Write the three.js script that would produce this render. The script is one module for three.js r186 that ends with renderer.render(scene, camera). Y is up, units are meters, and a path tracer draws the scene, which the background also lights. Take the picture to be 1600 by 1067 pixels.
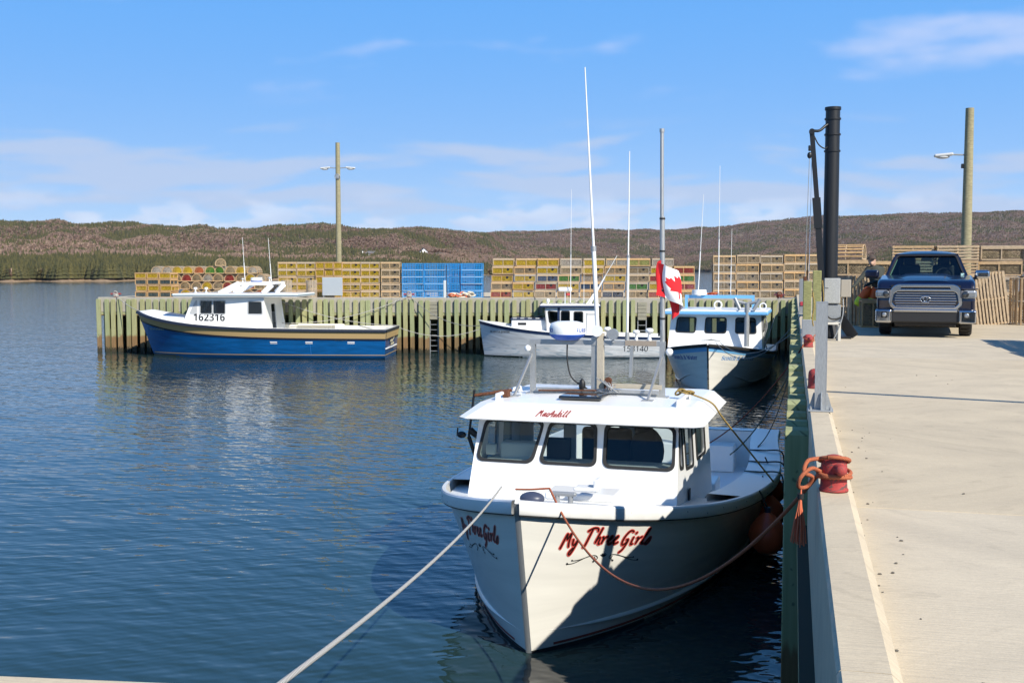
import * as THREE from 'three';
import { mergeGeometries, toCreasedNormals } from 'three/addons/utils/BufferGeometryUtils.js';
import { RoundedBoxGeometry } from 'three/addons/geometries/RoundedBoxGeometry.js';
import { MarchingCubes } from 'three/addons/objects/MarchingCubes.js';
import { createNoise2D, createNoise3D } from 'simplex-noise';

// ---------- camera, sky, sun, exposure ----------
const scene = new THREE.Scene();
const camera = new THREE.PerspectiveCamera(34.85, 1600 / 1067, 0.1, 12000);
camera.position.set(0, 4.4, 0);
camera.rotation.set(-Math.atan(112.5 / 1700), THREE.MathUtils.degToRad(14.5), 0, 'YXZ');
const renderer = new THREE.WebGLRenderer();
renderer.toneMapping = THREE.LinearToneMapping;
renderer.toneMappingExposure = 1.34;
renderer.shadowMap.enabled = true;

const SUN = new THREE.Vector3(0.615, 0.624, 0.482).normalize();
const sun = new THREE.DirectionalLight(new THREE.Color(1, 0.94, 0.83), 5);
sun.position.copy(SUN).multiplyScalar(150);
sun.castShadow = true;
Object.assign(sun.shadow.camera, { left: -80, right: 80, top: 80, bottom: -80, near: 1, far: 400 });
sun.shadow.mapSize.set(4096, 4096);
scene.add(sun, sun.target);

function mulberry(a) {
  return () => { a = (a + 0x6d2b79f5) | 0; let t = Math.imul(a ^ (a >>> 15), 1 | a); t = (t + Math.imul(t ^ (t >>> 7), 61 | t)) ^ t; return ((t ^ (t >>> 14)) >>> 0) / 4294967296; };
}
const rnd = mulberry(77);
const R = (a, b) => a + (b - a) * rnd();
const n2 = createNoise2D(mulberry(5)), n3 = createNoise3D(mulberry(9));
const clamp = (x, a = 0, b = 1) => Math.min(b, Math.max(a, x));
const mix = (a, b, t) => a + (b - a) * t;
const smooth = (a, b, x) => { const t = clamp((x - a) / (b - a)); return t * t * (3 - 2 * t); };
const fbm3 = (x, y, z, o = 5) => { let s = 0, a = 0.5; for (let i = 0; i < o; i++) { s += a * n3(x, y, z); x *= 2.03; y *= 2.03; z *= 2.03; a *= 0.5; } return s; };
const fbm2 = (x, y, o = 4) => { let s = 0, a = 0.5; for (let i = 0; i < o; i++) { s += a * n2(x, y); x *= 2.03; y *= 2.03; a *= 0.5; } return s; };
const D2R = Math.PI / 180;

{ // computed sky: clear spring blue, thin grey-lilac bands and low cumulus all round the horizon
  const W = 3072, Hh = 1536, data = new Float32Array(W * Hh * 4);
  const axis = Math.atan2(-Math.cos(14.5 * D2R), -Math.sin(14.5 * D2R));
  for (let j = 0; j < Hh; j++) {
    const el = ((j + 0.5) / Hh - 0.5) * 180;
    for (let i = 0; i < W; i++) {
      const o = (j * W + i) * 4, az = ((i + 0.5) / W - 0.5) * 2 * Math.PI;
      const e = Math.max(el, 0), k = 1 - Math.exp(-e / 6.0), z = smooth(11, 55, e);
      let r = mix(mix(0.47, 0.075, k), 0.024, z), g = mix(mix(0.615, 0.30, k), 0.105, z), b = mix(mix(0.76, 0.72, k), 0.32, z);
      if (el > 0 && el < 50) {
        const cx = Math.cos(az), cz = Math.sin(az), rel = ((az - axis) / D2R + 540) % 360 - 180;
        const wob = 0.6 * n3(cx * 3, cz * 3, 4);
        let band = 0, wisp = 0, cum = 0, lump = 0;
        if (e < 8) { // long thin grey-lilac bands
          const c = 4.6 + 0.9 * wob + 0.5 * n3(cx * 9, cz * 9, 1), nb = fbm3(cx * 4.2 + 3, cz * 4.2, e * 0.55 + wob, 6);
          band = smooth(0.0, 0.5, nb * 0.9 + 0.44 * Math.exp(-Math.pow((e - c) / 1.2, 2)) - 0.05) * smooth(0.8, 2.2, e) * (1 - smooth(6.2, 8, e)) * 0.8;
        }
        if (e > 8) { // a few high wisps
          const nh = fbm3(cx * 4 + 11, cz * 4, e * 0.3 + 2 + wob * 0.4, 6), here = Math.exp(-Math.pow((rel - 23) / 8, 2)) * Math.exp(-Math.pow((e - 11.6) / 2.2, 2));
          wisp = smooth(0.22, 0.75, nh * 0.85 + 0.50 * here) * smooth(8, 10, e) * (1 - smooth(25, 50, e)) * 0.65;
        }
        if (e < 4.6) { // low cumulus
          const nc = fbm3(cx * 12 + 7, cz * 12, e * 0.8, 6); cum = smooth(0.0, 0.30, nc + 0.17 - 0.10 * Math.abs(e - 2.2)) * smooth(0.4, 1.2, e) * (1 - smooth(2.6, 4.4, e)) * 0.6;
          if (cum > 0) lump = clamp(0.5 + 1.1 * fbm3(cx * 12 + 7.06, cz * 12, (e - 0.35) * 0.8, 4));
        }
        r = mix(r, 0.39, band); g = mix(g, 0.475, band); b = mix(b, 0.645, band);
        r = mix(r, 0.46, wisp); g = mix(g, 0.535, wisp); b = mix(b, 0.74, wisp);
        r = mix(r, mix(0.43, 0.62, lump), cum); g = mix(g, mix(0.50, 0.66, lump), cum); b = mix(b, mix(0.67, 0.76, lump), cum);
      }
      if (el < 0) { const t = smooth(0, -6, el); r = mix(r, 0.10, t); g = mix(g, 0.13, t); b = mix(b, 0.16, t); }
      data[o] = r; data[o + 1] = g; data[o + 2] = b; data[o + 3] = 1;
    }
  }
  const t = new THREE.DataTexture(data, W, Hh, THREE.RGBAFormat, THREE.FloatType);
  t.mapping = THREE.EquirectangularReflectionMapping; t.magFilter = THREE.LinearFilter; t.needsUpdate = true;
  scene.background = t; scene.environment = t;
}

scene.fog = new THREE.FogExp2(new THREE.Color(0.80, 0.88, 1.0), 0.00003);

// ---------- helpers ----------
const used = new Map();
function numbered(n) { const k = used.get(n) ?? 0; used.set(n, k + 1); return k ? n + '_' + String(k).padStart(3, '0') : n; }
function info(o, label, category, group, kind) { if (label) o.userData.label = label; if (category) o.userData.category = category; if (group) o.userData.group = group; if (kind) o.userData.kind = kind; return o; }
function thing(name, label, category, p = [0, 0, 0], turn = 0, group) {
  const o = new THREE.Group(); o.name = numbered(name); scene.add(o); o.position.set(...p); o.rotation.y = turn; return info(o, label, category, group);
}
function flat(list) { return list.map((g) => { let h = g.index ? g.toNonIndexed() : g.clone(); for (const k of Object.keys(h.attributes)) if (!['position', 'normal', 'uv', 'color'].includes(k)) h.deleteAttribute(k); if (!h.attributes.uv) h.setAttribute('uv', new THREE.BufferAttribute(new Float32Array(h.attributes.position.count * 2), 2)); return h; }); }
function join(list) { const a = flat([list].flat(9)); const c = a.some((g) => g.attributes.color); if (!c) return mergeGeometries(a); return mergeGeometries(a.map((g) => { if (!g.attributes.color) g.setAttribute('color', new THREE.BufferAttribute(new Float32Array(g.attributes.position.count * 3).fill(1), 3)); return g; })); }
function mesh(name, geos, mat, parent = scene) {
  const m = new THREE.Mesh(Array.isArray(geos) ? join(geos) : geos, mat);
  m.name = parent === scene ? numbered(name) : name; m.castShadow = m.receiveShadow = true; parent.add(m); return m;
}
function copyThing(o, p, turn, label) { const c = o.clone(); c.name = numbered(o.name.replace(/_\d{3}$/, '')); c.userData = { ...o.userData }; scene.add(c); c.position.set(...p); c.rotation.y = turn; if (label) c.userData.label = label; return c; }
const V = (x, y, z) => new THREE.Vector3(x, y, z);
const box = (w, h, d, x = 0, y = 0, z = 0, ry = 0, rx = 0, rz = 0) => { const g = new THREE.BoxGeometry(w, h, d); if (rx) g.rotateX(rx); if (rz) g.rotateZ(rz); if (ry) g.rotateY(ry); return g.translate(x, y, z); };
const rbox = (w, h, d, r, x = 0, y = 0, z = 0, ry = 0, rx = 0, rz = 0) => { const g = new RoundedBoxGeometry(w, h, d, 2, Math.min(r, w / 2.01, h / 2.01, d / 2.01)); if (rx) g.rotateX(rx); if (rz) g.rotateZ(rz); if (ry) g.rotateY(ry); return g.translate(x, y, z); };
const cyl = (r0, r1, h, x = 0, y = 0, z = 0, n = 16) => new THREE.CylinderGeometry(r1, r0, h, n).translate(x, y, z); // r0 at the bottom
function bar(a, b, r, n = 8, r2 = r) { // round bar from a to b
  const A = V(...a), B = V(...b), d = B.clone().sub(A), L = d.length();
  const g = new THREE.CylinderGeometry(r2, r, L, n); g.translate(0, L / 2, 0);
  g.applyQuaternion(new THREE.Quaternion().setFromUnitVectors(V(0, 1, 0), d.normalize())); return g.translate(A.x, A.y, A.z);
}
function beam(a, b, w, h, up = [0, 1, 0]) { // rectangular bar from a to b
  const A = V(...a), B = V(...b), z = B.clone().sub(A), L = z.length(); z.normalize();
  let x = V(...up).cross(z); if (x.lengthSq() < 1e-6) x = V(1, 0, 0).cross(z); x.normalize(); const y = z.clone().cross(x);
  const g = new THREE.BoxGeometry(w, h, L); g.applyMatrix4(new THREE.Matrix4().makeBasis(x, y, z)); const c = A.add(B).multiplyScalar(0.5); return g.translate(c.x, c.y, c.z);
}
function tube(pts, r, n = 8, seg) { return new THREE.TubeGeometry(new THREE.CatmullRomCurve3(pts.map((p) => V(...p))), seg ?? Math.max(8, pts.length * 5), r, n); }
function sag(a, b, s, r, n = 7, seg = 40) { // a rope hanging between a and b
  const pts = []; for (let i = 0; i <= 14; i++) { const t = i / 14; pts.push([mix(a[0], b[0], t), mix(a[1], b[1], t) - s * 4 * t * (1 - t), mix(a[2], b[2], t)]); }
  return tube(pts, r, n, seg);
}
const ell = (rx, ry, rz, x, y, z, n = 14) => new THREE.SphereGeometry(1, n, Math.ceil(n * 0.7)).scale(rx, ry, rz).translate(x, y, z);
function uvBox(g, s = 1, ox = 0, oy = 0) { // uv in metres by the way each face points
  g = g.index ? g.toNonIndexed() : g; const p = g.attributes.position, uv = new Float32Array(p.count * 2), a = V(), b = V(), c = V();
  for (let i = 0; i < p.count; i += 3) {
    a.fromBufferAttribute(p, i); b.fromBufferAttribute(p, i + 1); c.fromBufferAttribute(p, i + 2);
    const n = b.clone().sub(a).cross(c.clone().sub(a)); const ax = Math.abs(n.x), ay = Math.abs(n.y), az = Math.abs(n.z);
    [a, b, c].forEach((q, k) => { const [u, v] = ay >= ax && ay >= az ? [q.x, q.z] : ax >= az ? [q.z, q.y] : [q.x, q.y]; uv[(i + k) * 2] = u * s + ox; uv[(i + k) * 2 + 1] = v * s + oy; });
  }
  g.setAttribute('uv', new THREE.BufferAttribute(uv, 2)); return g;
}
function grid(nu, nv, f) { // surface f(u, v) -> [x, y, z]
  const pos = [], uv = [], idx = [];
  for (let j = 0; j <= nv; j++) for (let i = 0; i <= nu; i++) { pos.push(...f(i / nu, j / nv)); uv.push(i / nu, j / nv); }
  for (let j = 0; j < nv; j++) for (let i = 0; i < nu; i++) { const a = j * (nu + 1) + i, b = a + 1, c = a + nu + 1, d = c + 1; idx.push(a, b, d, a, d, c); }
  const g = new THREE.BufferGeometry(); g.setAttribute('position', new THREE.Float32BufferAttribute(pos, 3)); g.setAttribute('uv', new THREE.Float32BufferAttribute(uv, 2)); g.setIndex(idx); g.computeVertexNormals(); return g;
}
// ---------- textures ----------
function tex(w, h, f, srgb = true, rep) { // f(u, v, x, y) -> [r,g,b] 0..1
  const d = new Uint8Array(w * h * 4);
  for (let y = 0; y < h; y++) for (let x = 0; x < w; x++) { const c = f(x / w, y / h, x, y), o = (y * w + x) * 4; d[o] = clamp(c[0]) * 255; d[o + 1] = clamp(c[1]) * 255; d[o + 2] = clamp(c[2]) * 255; d[o + 3] = c.length > 3 ? clamp(c[3]) * 255 : 255; }
  const t = new THREE.DataTexture(d, w, h); t.magFilter = THREE.LinearFilter; t.minFilter = THREE.LinearMipmapLinearFilter; t.generateMipmaps = true; t.wrapS = t.wrapT = THREE.RepeatWrapping;
  if (srgb) t.colorSpace = THREE.SRGBColorSpace; if (rep) t.repeat.set(...rep); t.needsUpdate = true; return t;
}
// seamless noise on a torus
const tor = (u, v, k, s = 0) => { const a = u * 2 * Math.PI, b = v * 2 * Math.PI; return n3(Math.cos(a) * k + s, Math.sin(a) * k + Math.cos(b) * k * 1.01, Math.sin(b) * k - s); };
const torf = (u, v, k, s = 0, o = 4) => { let t = 0, a = 0.5; for (let i = 0; i < o; i++) { t += a * tor(u, v, k, s + i * 3.1); k *= 2; a *= 0.5; } return t; };
const lin2s = (c) => c <= 0.0031308 ? c * 12.92 : 1.055 * Math.pow(c, 1 / 2.4) - 0.055;
const rgb = (r, g, b) => new THREE.Color().setRGB(r, g, b);
const std = (c, rough = 0.7, o = {}) => new THREE.MeshStandardMaterial({ color: Array.isArray(c) ? rgb(...c) : c, roughness: rough, ...o });
const phy = (c, rough = 0.4, o = {}) => new THREE.MeshPhysicalMaterial({ color: Array.isArray(c) ? rgb(...c) : c, roughness: rough, ...o });

const concreteMap = tex(1024, 1024, (u, v, x, y) => { // broomed concrete: fine streaks across, soft stains
  const streak = 0.018 * n2(x * 0.012, y * 0.6) + 0.015 * n2(x * 0.05 + 40, y * 0.25);
  const st = 0.05 * torf(u, v, 0.9, 2, 5), sp = 0.05 * (rnd() - 0.5), dk = smooth(0.30, 0.5, torf(u, v, 2.2, 8, 5)) * 0.03;
  const k = 0.80 + streak + st + sp - dk; return [k, k * (0.975 - 0.02 * st), k * (0.93 - 0.12 * st)];
});
const concreteBump = tex(512, 512, (u, v, x, y) => { const k = 0.5 + 0.3 * n2(x * 0.02, y * 0.5) + 0.2 * (rnd() - 0.5); return [k, k, k]; }, false);
const M = {};
M.concrete = std([0.84, 0.745, 0.585], 0.92, { map: concreteMap, bumpMap: concreteBump, bumpScale: 0.003 });
M.oldConcrete = std([0.58, 0.57, 0.53], 0.95, { map: concreteMap, bumpMap: concreteBump, bumpScale: 0.006 });
const plain = (c, r, o) => phy(c, r, o);
M.white = plain([0.80, 0.80, 0.78], 0.32, { clearcoat: 0.3, clearcoatRoughness: 0.2 });
M.whiteHull = plain([0.78, 0.77, 0.73], 0.3, { clearcoat: 0.4, clearcoatRoughness: 0.15, map: tex(512, 512, (u, v) => { const k = 0.975 + 0.05 * torf(u, v, 1.2, 4, 5); return [k, k * 0.995, k * 0.98]; }) });
M.black = std([0.012, 0.012, 0.013], 0.5);
M.rubber = std([0.015, 0.015, 0.015], 0.65);
M.paintedFloor = std([0.78, 0.78, 0.76], 0.8);
const galvMap = tex(256, 256, (u, v) => { const k = 0.88 + 0.12 * torf(u, v, 2.5, 3, 4) + 0.05 * (rnd() - 0.5); return [k, k, k]; });
M.galv = std([0.46, 0.48, 0.49], 0.5, { metalness: 0.45, map: galvMap });
M.alu = std([0.62, 0.62, 0.60], 0.42, { metalness: 0.6, map: galvMap });
M.rust = std([0.20, 0.09, 0.045], 0.9, { map: tex(128, 128, (u, v) => { const k = 0.75 + 0.5 * torf(u, v, 2.5, 6, 4); return [k, k * 0.9, k * 0.85]; }) });
M.steelBlack = std([0.014, 0.015, 0.017], 0.45, { map: galvMap });
M.glass = phy([0.50, 0.58, 0.58], 0.02, { transmission: 1, thickness: 0, ior: 1.5 });
M.tint = phy([0.34, 0.38, 0.38], 0.02, { transmission: 1, thickness: 0, ior: 1.5 });
// ---------- water ----------
{
  const S = 1024, TILE = 9, hgt = new Float32Array(S * S), waves = [];
  const wr = mulberry(31);
  for (let i = 0; i < 90; i++) { // whole numbers of waves per tile so that it repeats without a seam
    const lam = 0.10 * Math.pow(7, wr()), dir = -1.35 + (wr() - 0.5) * 1.9, k = TILE / lam;
    const kx = Math.round(k * Math.cos(dir)), ky = Math.round(k * Math.sin(dir)); waves.push([kx, ky, Math.pow(lam, 1.15) * (0.4 + wr()), wr() * 6.283]);
  }
  const ct = new Float32Array(S); for (let i = 0; i < S; i++) ct[i] = Math.cos(i / S * 2 * Math.PI);
  let lo = 1e9, hi = -1e9;
  for (const [kx, ky, a, ph] of waves) { const p0 = Math.round(ph / 6.283 * S); for (let y = 0; y < S; y++) { let q = (ky * y + p0) & (S - 1); const o = y * S; for (let x = 0; x < S; x++) { hgt[o + x] += a * ct[q]; q = (q + kx) & (S - 1); } } }
  for (const h of hgt) { lo = Math.min(lo, h); hi = Math.max(hi, h); }
  const d = new Float32Array(S * S * 4); for (let i = 0; i < S * S; i++) { const h = (hgt[i] - lo) / (hi - lo); d[i * 4] = d[i * 4 + 1] = d[i * 4 + 2] = h; d[i * 4 + 3] = 1; }
  const bump = new THREE.DataTexture(d, S, S, THREE.RGBAFormat, THREE.FloatType); bump.magFilter = THREE.LinearFilter; bump.wrapS = bump.wrapT = THREE.RepeatWrapping; bump.needsUpdate = true;
  const mat = phy([0.016, 0.036, 0.037], 0.05, { ior: 1.333, bumpMap: bump, bumpScale: 0.020 });
  // fan-shaped sheet: rings that widen with distance, with long low swells
  const pos = [], uv = [], idx = [], NR = 520, NA = 360, rad = [];
  for (let i = 0; i <= NR; i++) rad.push(1.5 * Math.pow(6000 / 1.5, Math.pow(i / NR, 1.0)));
  for (let i = 0; i <= NR; i++) for (let j = 0; j <= NA; j++) {
    const a = mix(-75, 75, j / NA) * D2R + 14.5 * D2R, r = rad[i], x = -Math.sin(a) * r, z = -Math.cos(a) * r, f = 1 - smooth(40, 160, r);
    const y = f * (0.014 * n2(x * 0.22 + 0.3 * z * 0.2, z * 0.34) + 0.006 * n2(x * 0.5 + 9, z * 0.8));
    pos.push(x, y, z); uv.push(x / TILE, z / TILE);
  }
  for (let i = 0; i < NR; i++) for (let j = 0; j < NA; j++) { const p = i * (NA + 1) + j, q = p + NA + 1; idx.push(p, p + 1, q + 1, p, q + 1, q); }
  const g = new THREE.BufferGeometry(); g.setAttribute('position', new THREE.Float32BufferAttribute(pos, 3)); g.setAttribute('uv', new THREE.Float32BufferAttribute(uv, 2)); g.setIndex(idx); g.computeVertexNormals();
  info(mesh('water', g, mat), 'rippled blue harbour water', 'water', null, 'structure');
}
// ---------- far shore: terrain in metres round the harbour ----------
const lerpTab = (t, x) => { if (x <= t[0][0]) return t[0][1]; for (let i = 1; i < t.length; i++) if (x <= t[i][0]) return mix(t[i - 1][1], t[i][1], smooth(t[i - 1][0], t[i][0], x)); return t[t.length - 1][1]; };
const RIDGE = [[-45, 74], [-25, 74], [-20, 76], [-13, 72], [-9.5, 76], [-6, 77], [-3.5, 77], [-1.5, 80], [0, 116], [3, 126], [7, 134], [10, 142], [13, 158], [16, 172], [19, 176], [26, 174], [45, 170]];
const SHORE = [[-45, 425], [-14, 440], [-6, 560], [-1, 900], [3, 1400], [9, 1900], [14, 1700], [20, 1250], [45, 900]];
const RDIST = [[-45, 1500], [-6, 1650], [-1.5, 1900], [0, 2900], [10, 3200], [45, 3300]];
function landAt(az, t) { // az in degrees right of the camera's axis, t from the shore (0) to the ridge (1)
  const s = lerpTab(SHORE, az) * (1 + 0.05 * n2(az * 0.35, 3)), q = lerpTab(RDIST, az), d = mix(s, q, Math.pow(Math.max(t, 0), 1.25)), a = (14.5 - az) * D2R;
  let h = (lerpTab(RIDGE, az) * 0.93 - 7) * (0.62 * Math.pow(Math.max(t, 0), 0.95) + 0.38 * smooth(0.45, 1.0, t)) + 0.6;
  h += smooth(0.1, 0.5, t) * 10 * fbm2(az * 0.22 + 5, t * 2.2, 3); if (t > 1) h -= (t - 1) * 90;
  return [-Math.sin(a) * d, h, -Math.cos(a) * d];
}
{
  const hillMap = tex(512, 512, (u, v) => { const k = 0.62 + 0.5 * torf(u, v, 2, 5, 5); return [k, k * (0.95 + 0.1 * tor(u, v, 1.4, 9)), k * 0.9]; });
  const g = grid(440, 60, (u, v) => { const p = landAt(mix(-64, 64, u), v * 1.15 - 0.004); if (v === 0) p[1] = -1.5; return p; });
  const p = g.attributes.position, uv = g.attributes.uv; for (let i = 0; i < p.count; i++) uv.setXY(i, p.getX(i) / 180, p.getZ(i) / 180);
  info(mesh('hills', g, std([0.34, 0.25, 0.19], 1, { map: hillMap })), 'low wooded hills across the harbour', 'hills', null, 'structure');
  // beach along the far shore
  const sand = tex(256, 256, (u, v) => { const k = 0.8 + 0.35 * torf(u, v, 2, 15, 5); return [k, k * 0.97, k * 0.92]; });
  const b = grid(330, 5, (u, v) => { const az = mix(-64, 30, u), q = landAt(az, 0), d = Math.hypot(q[0], q[2]), w = (26 + 14 * n2(az * 0.5, 8)) * clamp(d / 500, 1, 2.2), k = 1 + (v * w - 4) / d; return [q[0] * k, -0.25 + 2.6 * v + 0.5 * n2(az * 3, v * 4) * v, q[2] * k]; });
  const bp = b.attributes.position, bu = b.attributes.uv; for (let i = 0; i < bp.count; i++) bu.setXY(i, bp.getX(i) / 25, bp.getZ(i) / 9);
  info(mesh('beach', b, std([0.44, 0.32, 0.21], 1, { map: sand })), 'pale sandy beach along the far shore', 'beach', null, 'structure');
  // woods, by kind
  const cone = (r, h, y, n = 6) => new THREE.ConeGeometry(r, h, n, 1, true).translate(0, y + h / 2, 0);
  const spruce = join([cone(0.20, 0.5, 0.06), cone(0.165, 0.42, 0.30), cone(0.115, 0.34, 0.52), cone(0.06, 0.26, 0.74)]);
  const tri = [], br = mulberry(12);
  for (let i = 0; i < 46; i++) { const a = br() * 6.283, e = 0.5 + br() * 0.95, l = 0.25 + br() * 0.35, y0 = 0.12 + br() * 0.4, w = 0.028; const x = Math.cos(a) * Math.cos(e) * l, z = Math.sin(a) * Math.cos(e) * l, y = Math.sin(e) * l; const px = -Math.sin(a) * w, pz = Math.cos(a) * w; tri.push(px, y0, pz, -px, y0, -pz, x, y0 + y, z); }
  for (const a of [0, 2.1, 4.2]) tri.push(Math.cos(a) * 0.03, 0, Math.sin(a) * 0.03, Math.cos(a + 2.1) * 0.03, 0, Math.sin(a + 2.1) * 0.03, 0, 0.8, 0);
  const bare = new THREE.BufferGeometry(); bare.setAttribute('position', new THREE.Float32BufferAttribute(tri, 3)); bare.computeVertexNormals();
  const kinds = { spruce: [], bare: [], scrub: [] }, tr = mulberry(404);
  for (let i = 0; i < 190000; i++) {
    const az = mix(-38, 38, tr()), t = 0.012 + 1.0 * Math.pow(tr(), 1.25); const p = landAt(az, t), left = 1 - smooth(-3, 0.5, az);
    const nz = fbm2(p[0] / 210 + 7, p[2] / 260, 4), fine = n2(p[0] / 35, p[2] / 35);
    let green; // how likely an evergreen
    if (left > 0.5) green = t < 0.13 ? 1.2 : t < 0.62 ? 0.03 + 0.7 * smooth(0.18, 0.36, nz) : 0.22 + smooth(-0.06, 0.2, nz);
    else green = t < 0.10 ? 0.45 : 0.05 + 0.9 * smooth(0.03, 0.25, nz + 0.05 * fine);
    green = clamp(green + 0.12 * fine, 0.02, 0.97);
    const field = left > 0.5 && Math.abs(az + 5.6) < 2.4 && Math.abs(t - 0.34 - 0.01 * (az + 5)) < 0.035;
    if (field) continue;
    const k = tr() < green ? 'spruce' : (t < 0.22 && tr() < 0.3) ? 'scrub' : 'bare';
    kinds[k].push([p, tr(), tr(), tr(), nz]);
  }
  const put = (name, geo, list, colours, hMin, hMax, fat, label) => {
    const im = new THREE.InstancedMesh(geo, std([1, 1, 1], 1, { side: THREE.DoubleSide }), list.length), m = new THREE.Matrix4(), q = new THREE.Quaternion(), c = new THREE.Color();
    list.forEach(([p, a, b, e, nz], i) => {
      const h = mix(hMin, hMax, a); m.compose(V(p[0], p[1] - 0.4, p[2]), q.setFromAxisAngle(V(0, 1, 0), b * 6.283), V(h * fat, h, h * fat)); im.setMatrixAt(i, m);
      c.setRGB(...colours(e, nz, p)); im.setColorAt(i, c);
    });
    im.name = name; im.castShadow = im.receiveShadow = true; scene.add(im); info(im, label, 'trees', null, 'stuff');
  };
  put('evergreen_woods', spruce, kinds.spruce, (e, n) => [mix(0.032, 0.085, e), mix(0.036, 0.075, e), mix(0.014, 0.024, e)], 3.2, 6.2, 1.35, 'dark evergreen woods covering the far hillsides');
  put('leafless_woods', bare, kinds.bare, (e, n, p) => { const q = clamp(0.5 + 0.9 * fbm2(p[0] / 130 + 3, p[2] / 160, 3)) * 0.7 + e * 0.3; return [mix(0.26, 0.40, q), mix(0.17, 0.28, q), mix(0.135, 0.20, q)]; }, 3, 5.6, 1.7, 'leafless brown woods on the far hillsides');
  put('shore_scrub', bare, kinds.scrub, (e) => [mix(0.24, 0.34, e), mix(0.18, 0.25, e), mix(0.08, 0.11, e)], 2.5, 5, 1.4, 'tawny scrub growing behind the far shore');
  // houses in the clearing on the hillside
  const wallM = std([0.80, 0.80, 0.78], 0.8), roofM = std([0.09, 0.085, 0.09], 0.9), roofB = std([0.16, 0.15, 0.15], 0.9), win = std([0.03, 0.035, 0.04], 0.2);
  const house = (az, t, w, d, h, rh, turn, rm, label) => {
    const p = landAt(az, t), o = thing('house', label, 'house', [p[0], p[1] - 0.3, p[2]], turn + (14.5 - az) * D2R, 'houses on the far hillside');
    const sh = new THREE.Shape([[-w / 2, 0], [w / 2, 0], [w / 2, h], [0, h + rh], [-w / 2, h]].map(([x, y]) => new THREE.Vector2(x, y)));
    mesh('wall', new THREE.ExtrudeGeometry(sh, { depth: d, bevelEnabled: false }).translate(0, 0, -d / 2), wallM, o);
    mesh('roof', [-1, 1].map((s) => { const L = Math.hypot(w / 2, rh); return box(L + 0.8, 0.25, d + 0.8, 0, 0, 0).rotateZ(-s * Math.atan2(rh, w / 2)).translate(s * (w / 4 + 0.1), h + rh / 2 + 0.2, 0); }), rm, o);
    for (const x of [-w / 4, w / 4]) mesh('window', box(1.3, 1.5, 0.1, x, h * 0.55, d / 2 + 0.03), win, o);
    mesh('door', box(1.1, 2.1, 0.1, 0, 1.05, d / 2 + 0.03), roofM, o);
  };
  house(-4.65, 0.33, 6.4, 8, 3.2, 2.8, 0.15, roofM, 'white gabled house standing alone at the edge of the hillside clearing');
  house(-7.35, 0.36, 10, 5.5, 2.8, 1.6, 1.25, roofB, 'long low white building on the hillside, behind the wharf lamp pole');
  house(-7.9, 0.36, 4.5, 5, 2.7, 1.7, 0.5, roofB, 'small white house beside the long low building on the hillside');
}
// ---------- wharves ----------
const DECK = 2.93, FARDECK = 2.88;
// treated timber: green above the tide, brown and weedy below it (v runs over 4 m of height from -0.6 m)
const timberMaps = [0, 1, 2].map((k) => tex(128, 512, (u, v) => {
  const y = v * 4 - 0.6, gr = 0.10 * n2(u * 9 + k * 20, v * 3) + 0.06 * n2(u * 40, v * 6 + k), tide = 0.85 + 0.10 * n2(u * 3 + k * 7, 2) + 0.06 * n2(u * 14, k);
  const knot = smooth(0.80, 0.9, n2(u * 5 + k * 31, v * 22));
  const b = smooth(tide + 0.07, tide - 0.07, y), w = smooth(0.32, 0.16, y + 0.08 * n2(u * 8, k * 3 + v * 30));
  let c = [0.305 + gr * 0.3, 0.315 + gr * 0.3, 0.165 + gr * 0.25].map((x) => x * (1 - 0.5 * knot));
  c = c.map((x, i) => mix(x, [0.215, 0.135, 0.062][i] * (1 + gr * 1.4), b)); c = c.map((x, i) => mix(x, [0.045, 0.036, 0.02][i], w));
  return c.map((x) => lin2s(Math.max(x, 0.002)));
}));
const timberMats = timberMaps.map((m, i) => std([[1, 1, 1], [1.04, 0.98, 0.92], [0.88, 0.93, 0.9]][i], 0.9, { map: m }));
const capMat = std([0.44, 0.44, 0.37], 0.95, { map: concreteMap });
const cribMat = timberMats[2];
function timberGeo(w, d, top, bottom = -0.6) { // stands with its back at z = 0, top corners eased
  const s = new THREE.Shape(), r = 0.035; s.moveTo(-w / 2, bottom); s.lineTo(w / 2, bottom); s.lineTo(w / 2, top - r); s.lineTo(w / 2 - r, top); s.lineTo(-w / 2 + r, top); s.lineTo(-w / 2, top - r);
  const g = new THREE.ExtrudeGeometry(s, { depth: d, bevelEnabled: true, bevelSize: 0.008, bevelThickness: 0.008, bevelSegments: 1 }), p = g.attributes.position, uv = g.attributes.uv;
  for (let i = 0; i < p.count; i++) uv.setXY(i, (p.getX(i) + p.getZ(i)) * 1.3 + 0.5, (p.getY(i) + 0.6) / 4);
  return g;
}
const slabB = M.concrete.clone(), slabC = M.concrete.clone(); slabB.color.setRGB(0.81, 0.715, 0.555); slabC.color.setRGB(0.84, 0.76, 0.62); // pours of slightly different cement
const slabUV = (g) => uvBox(g, 0.22);
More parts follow.
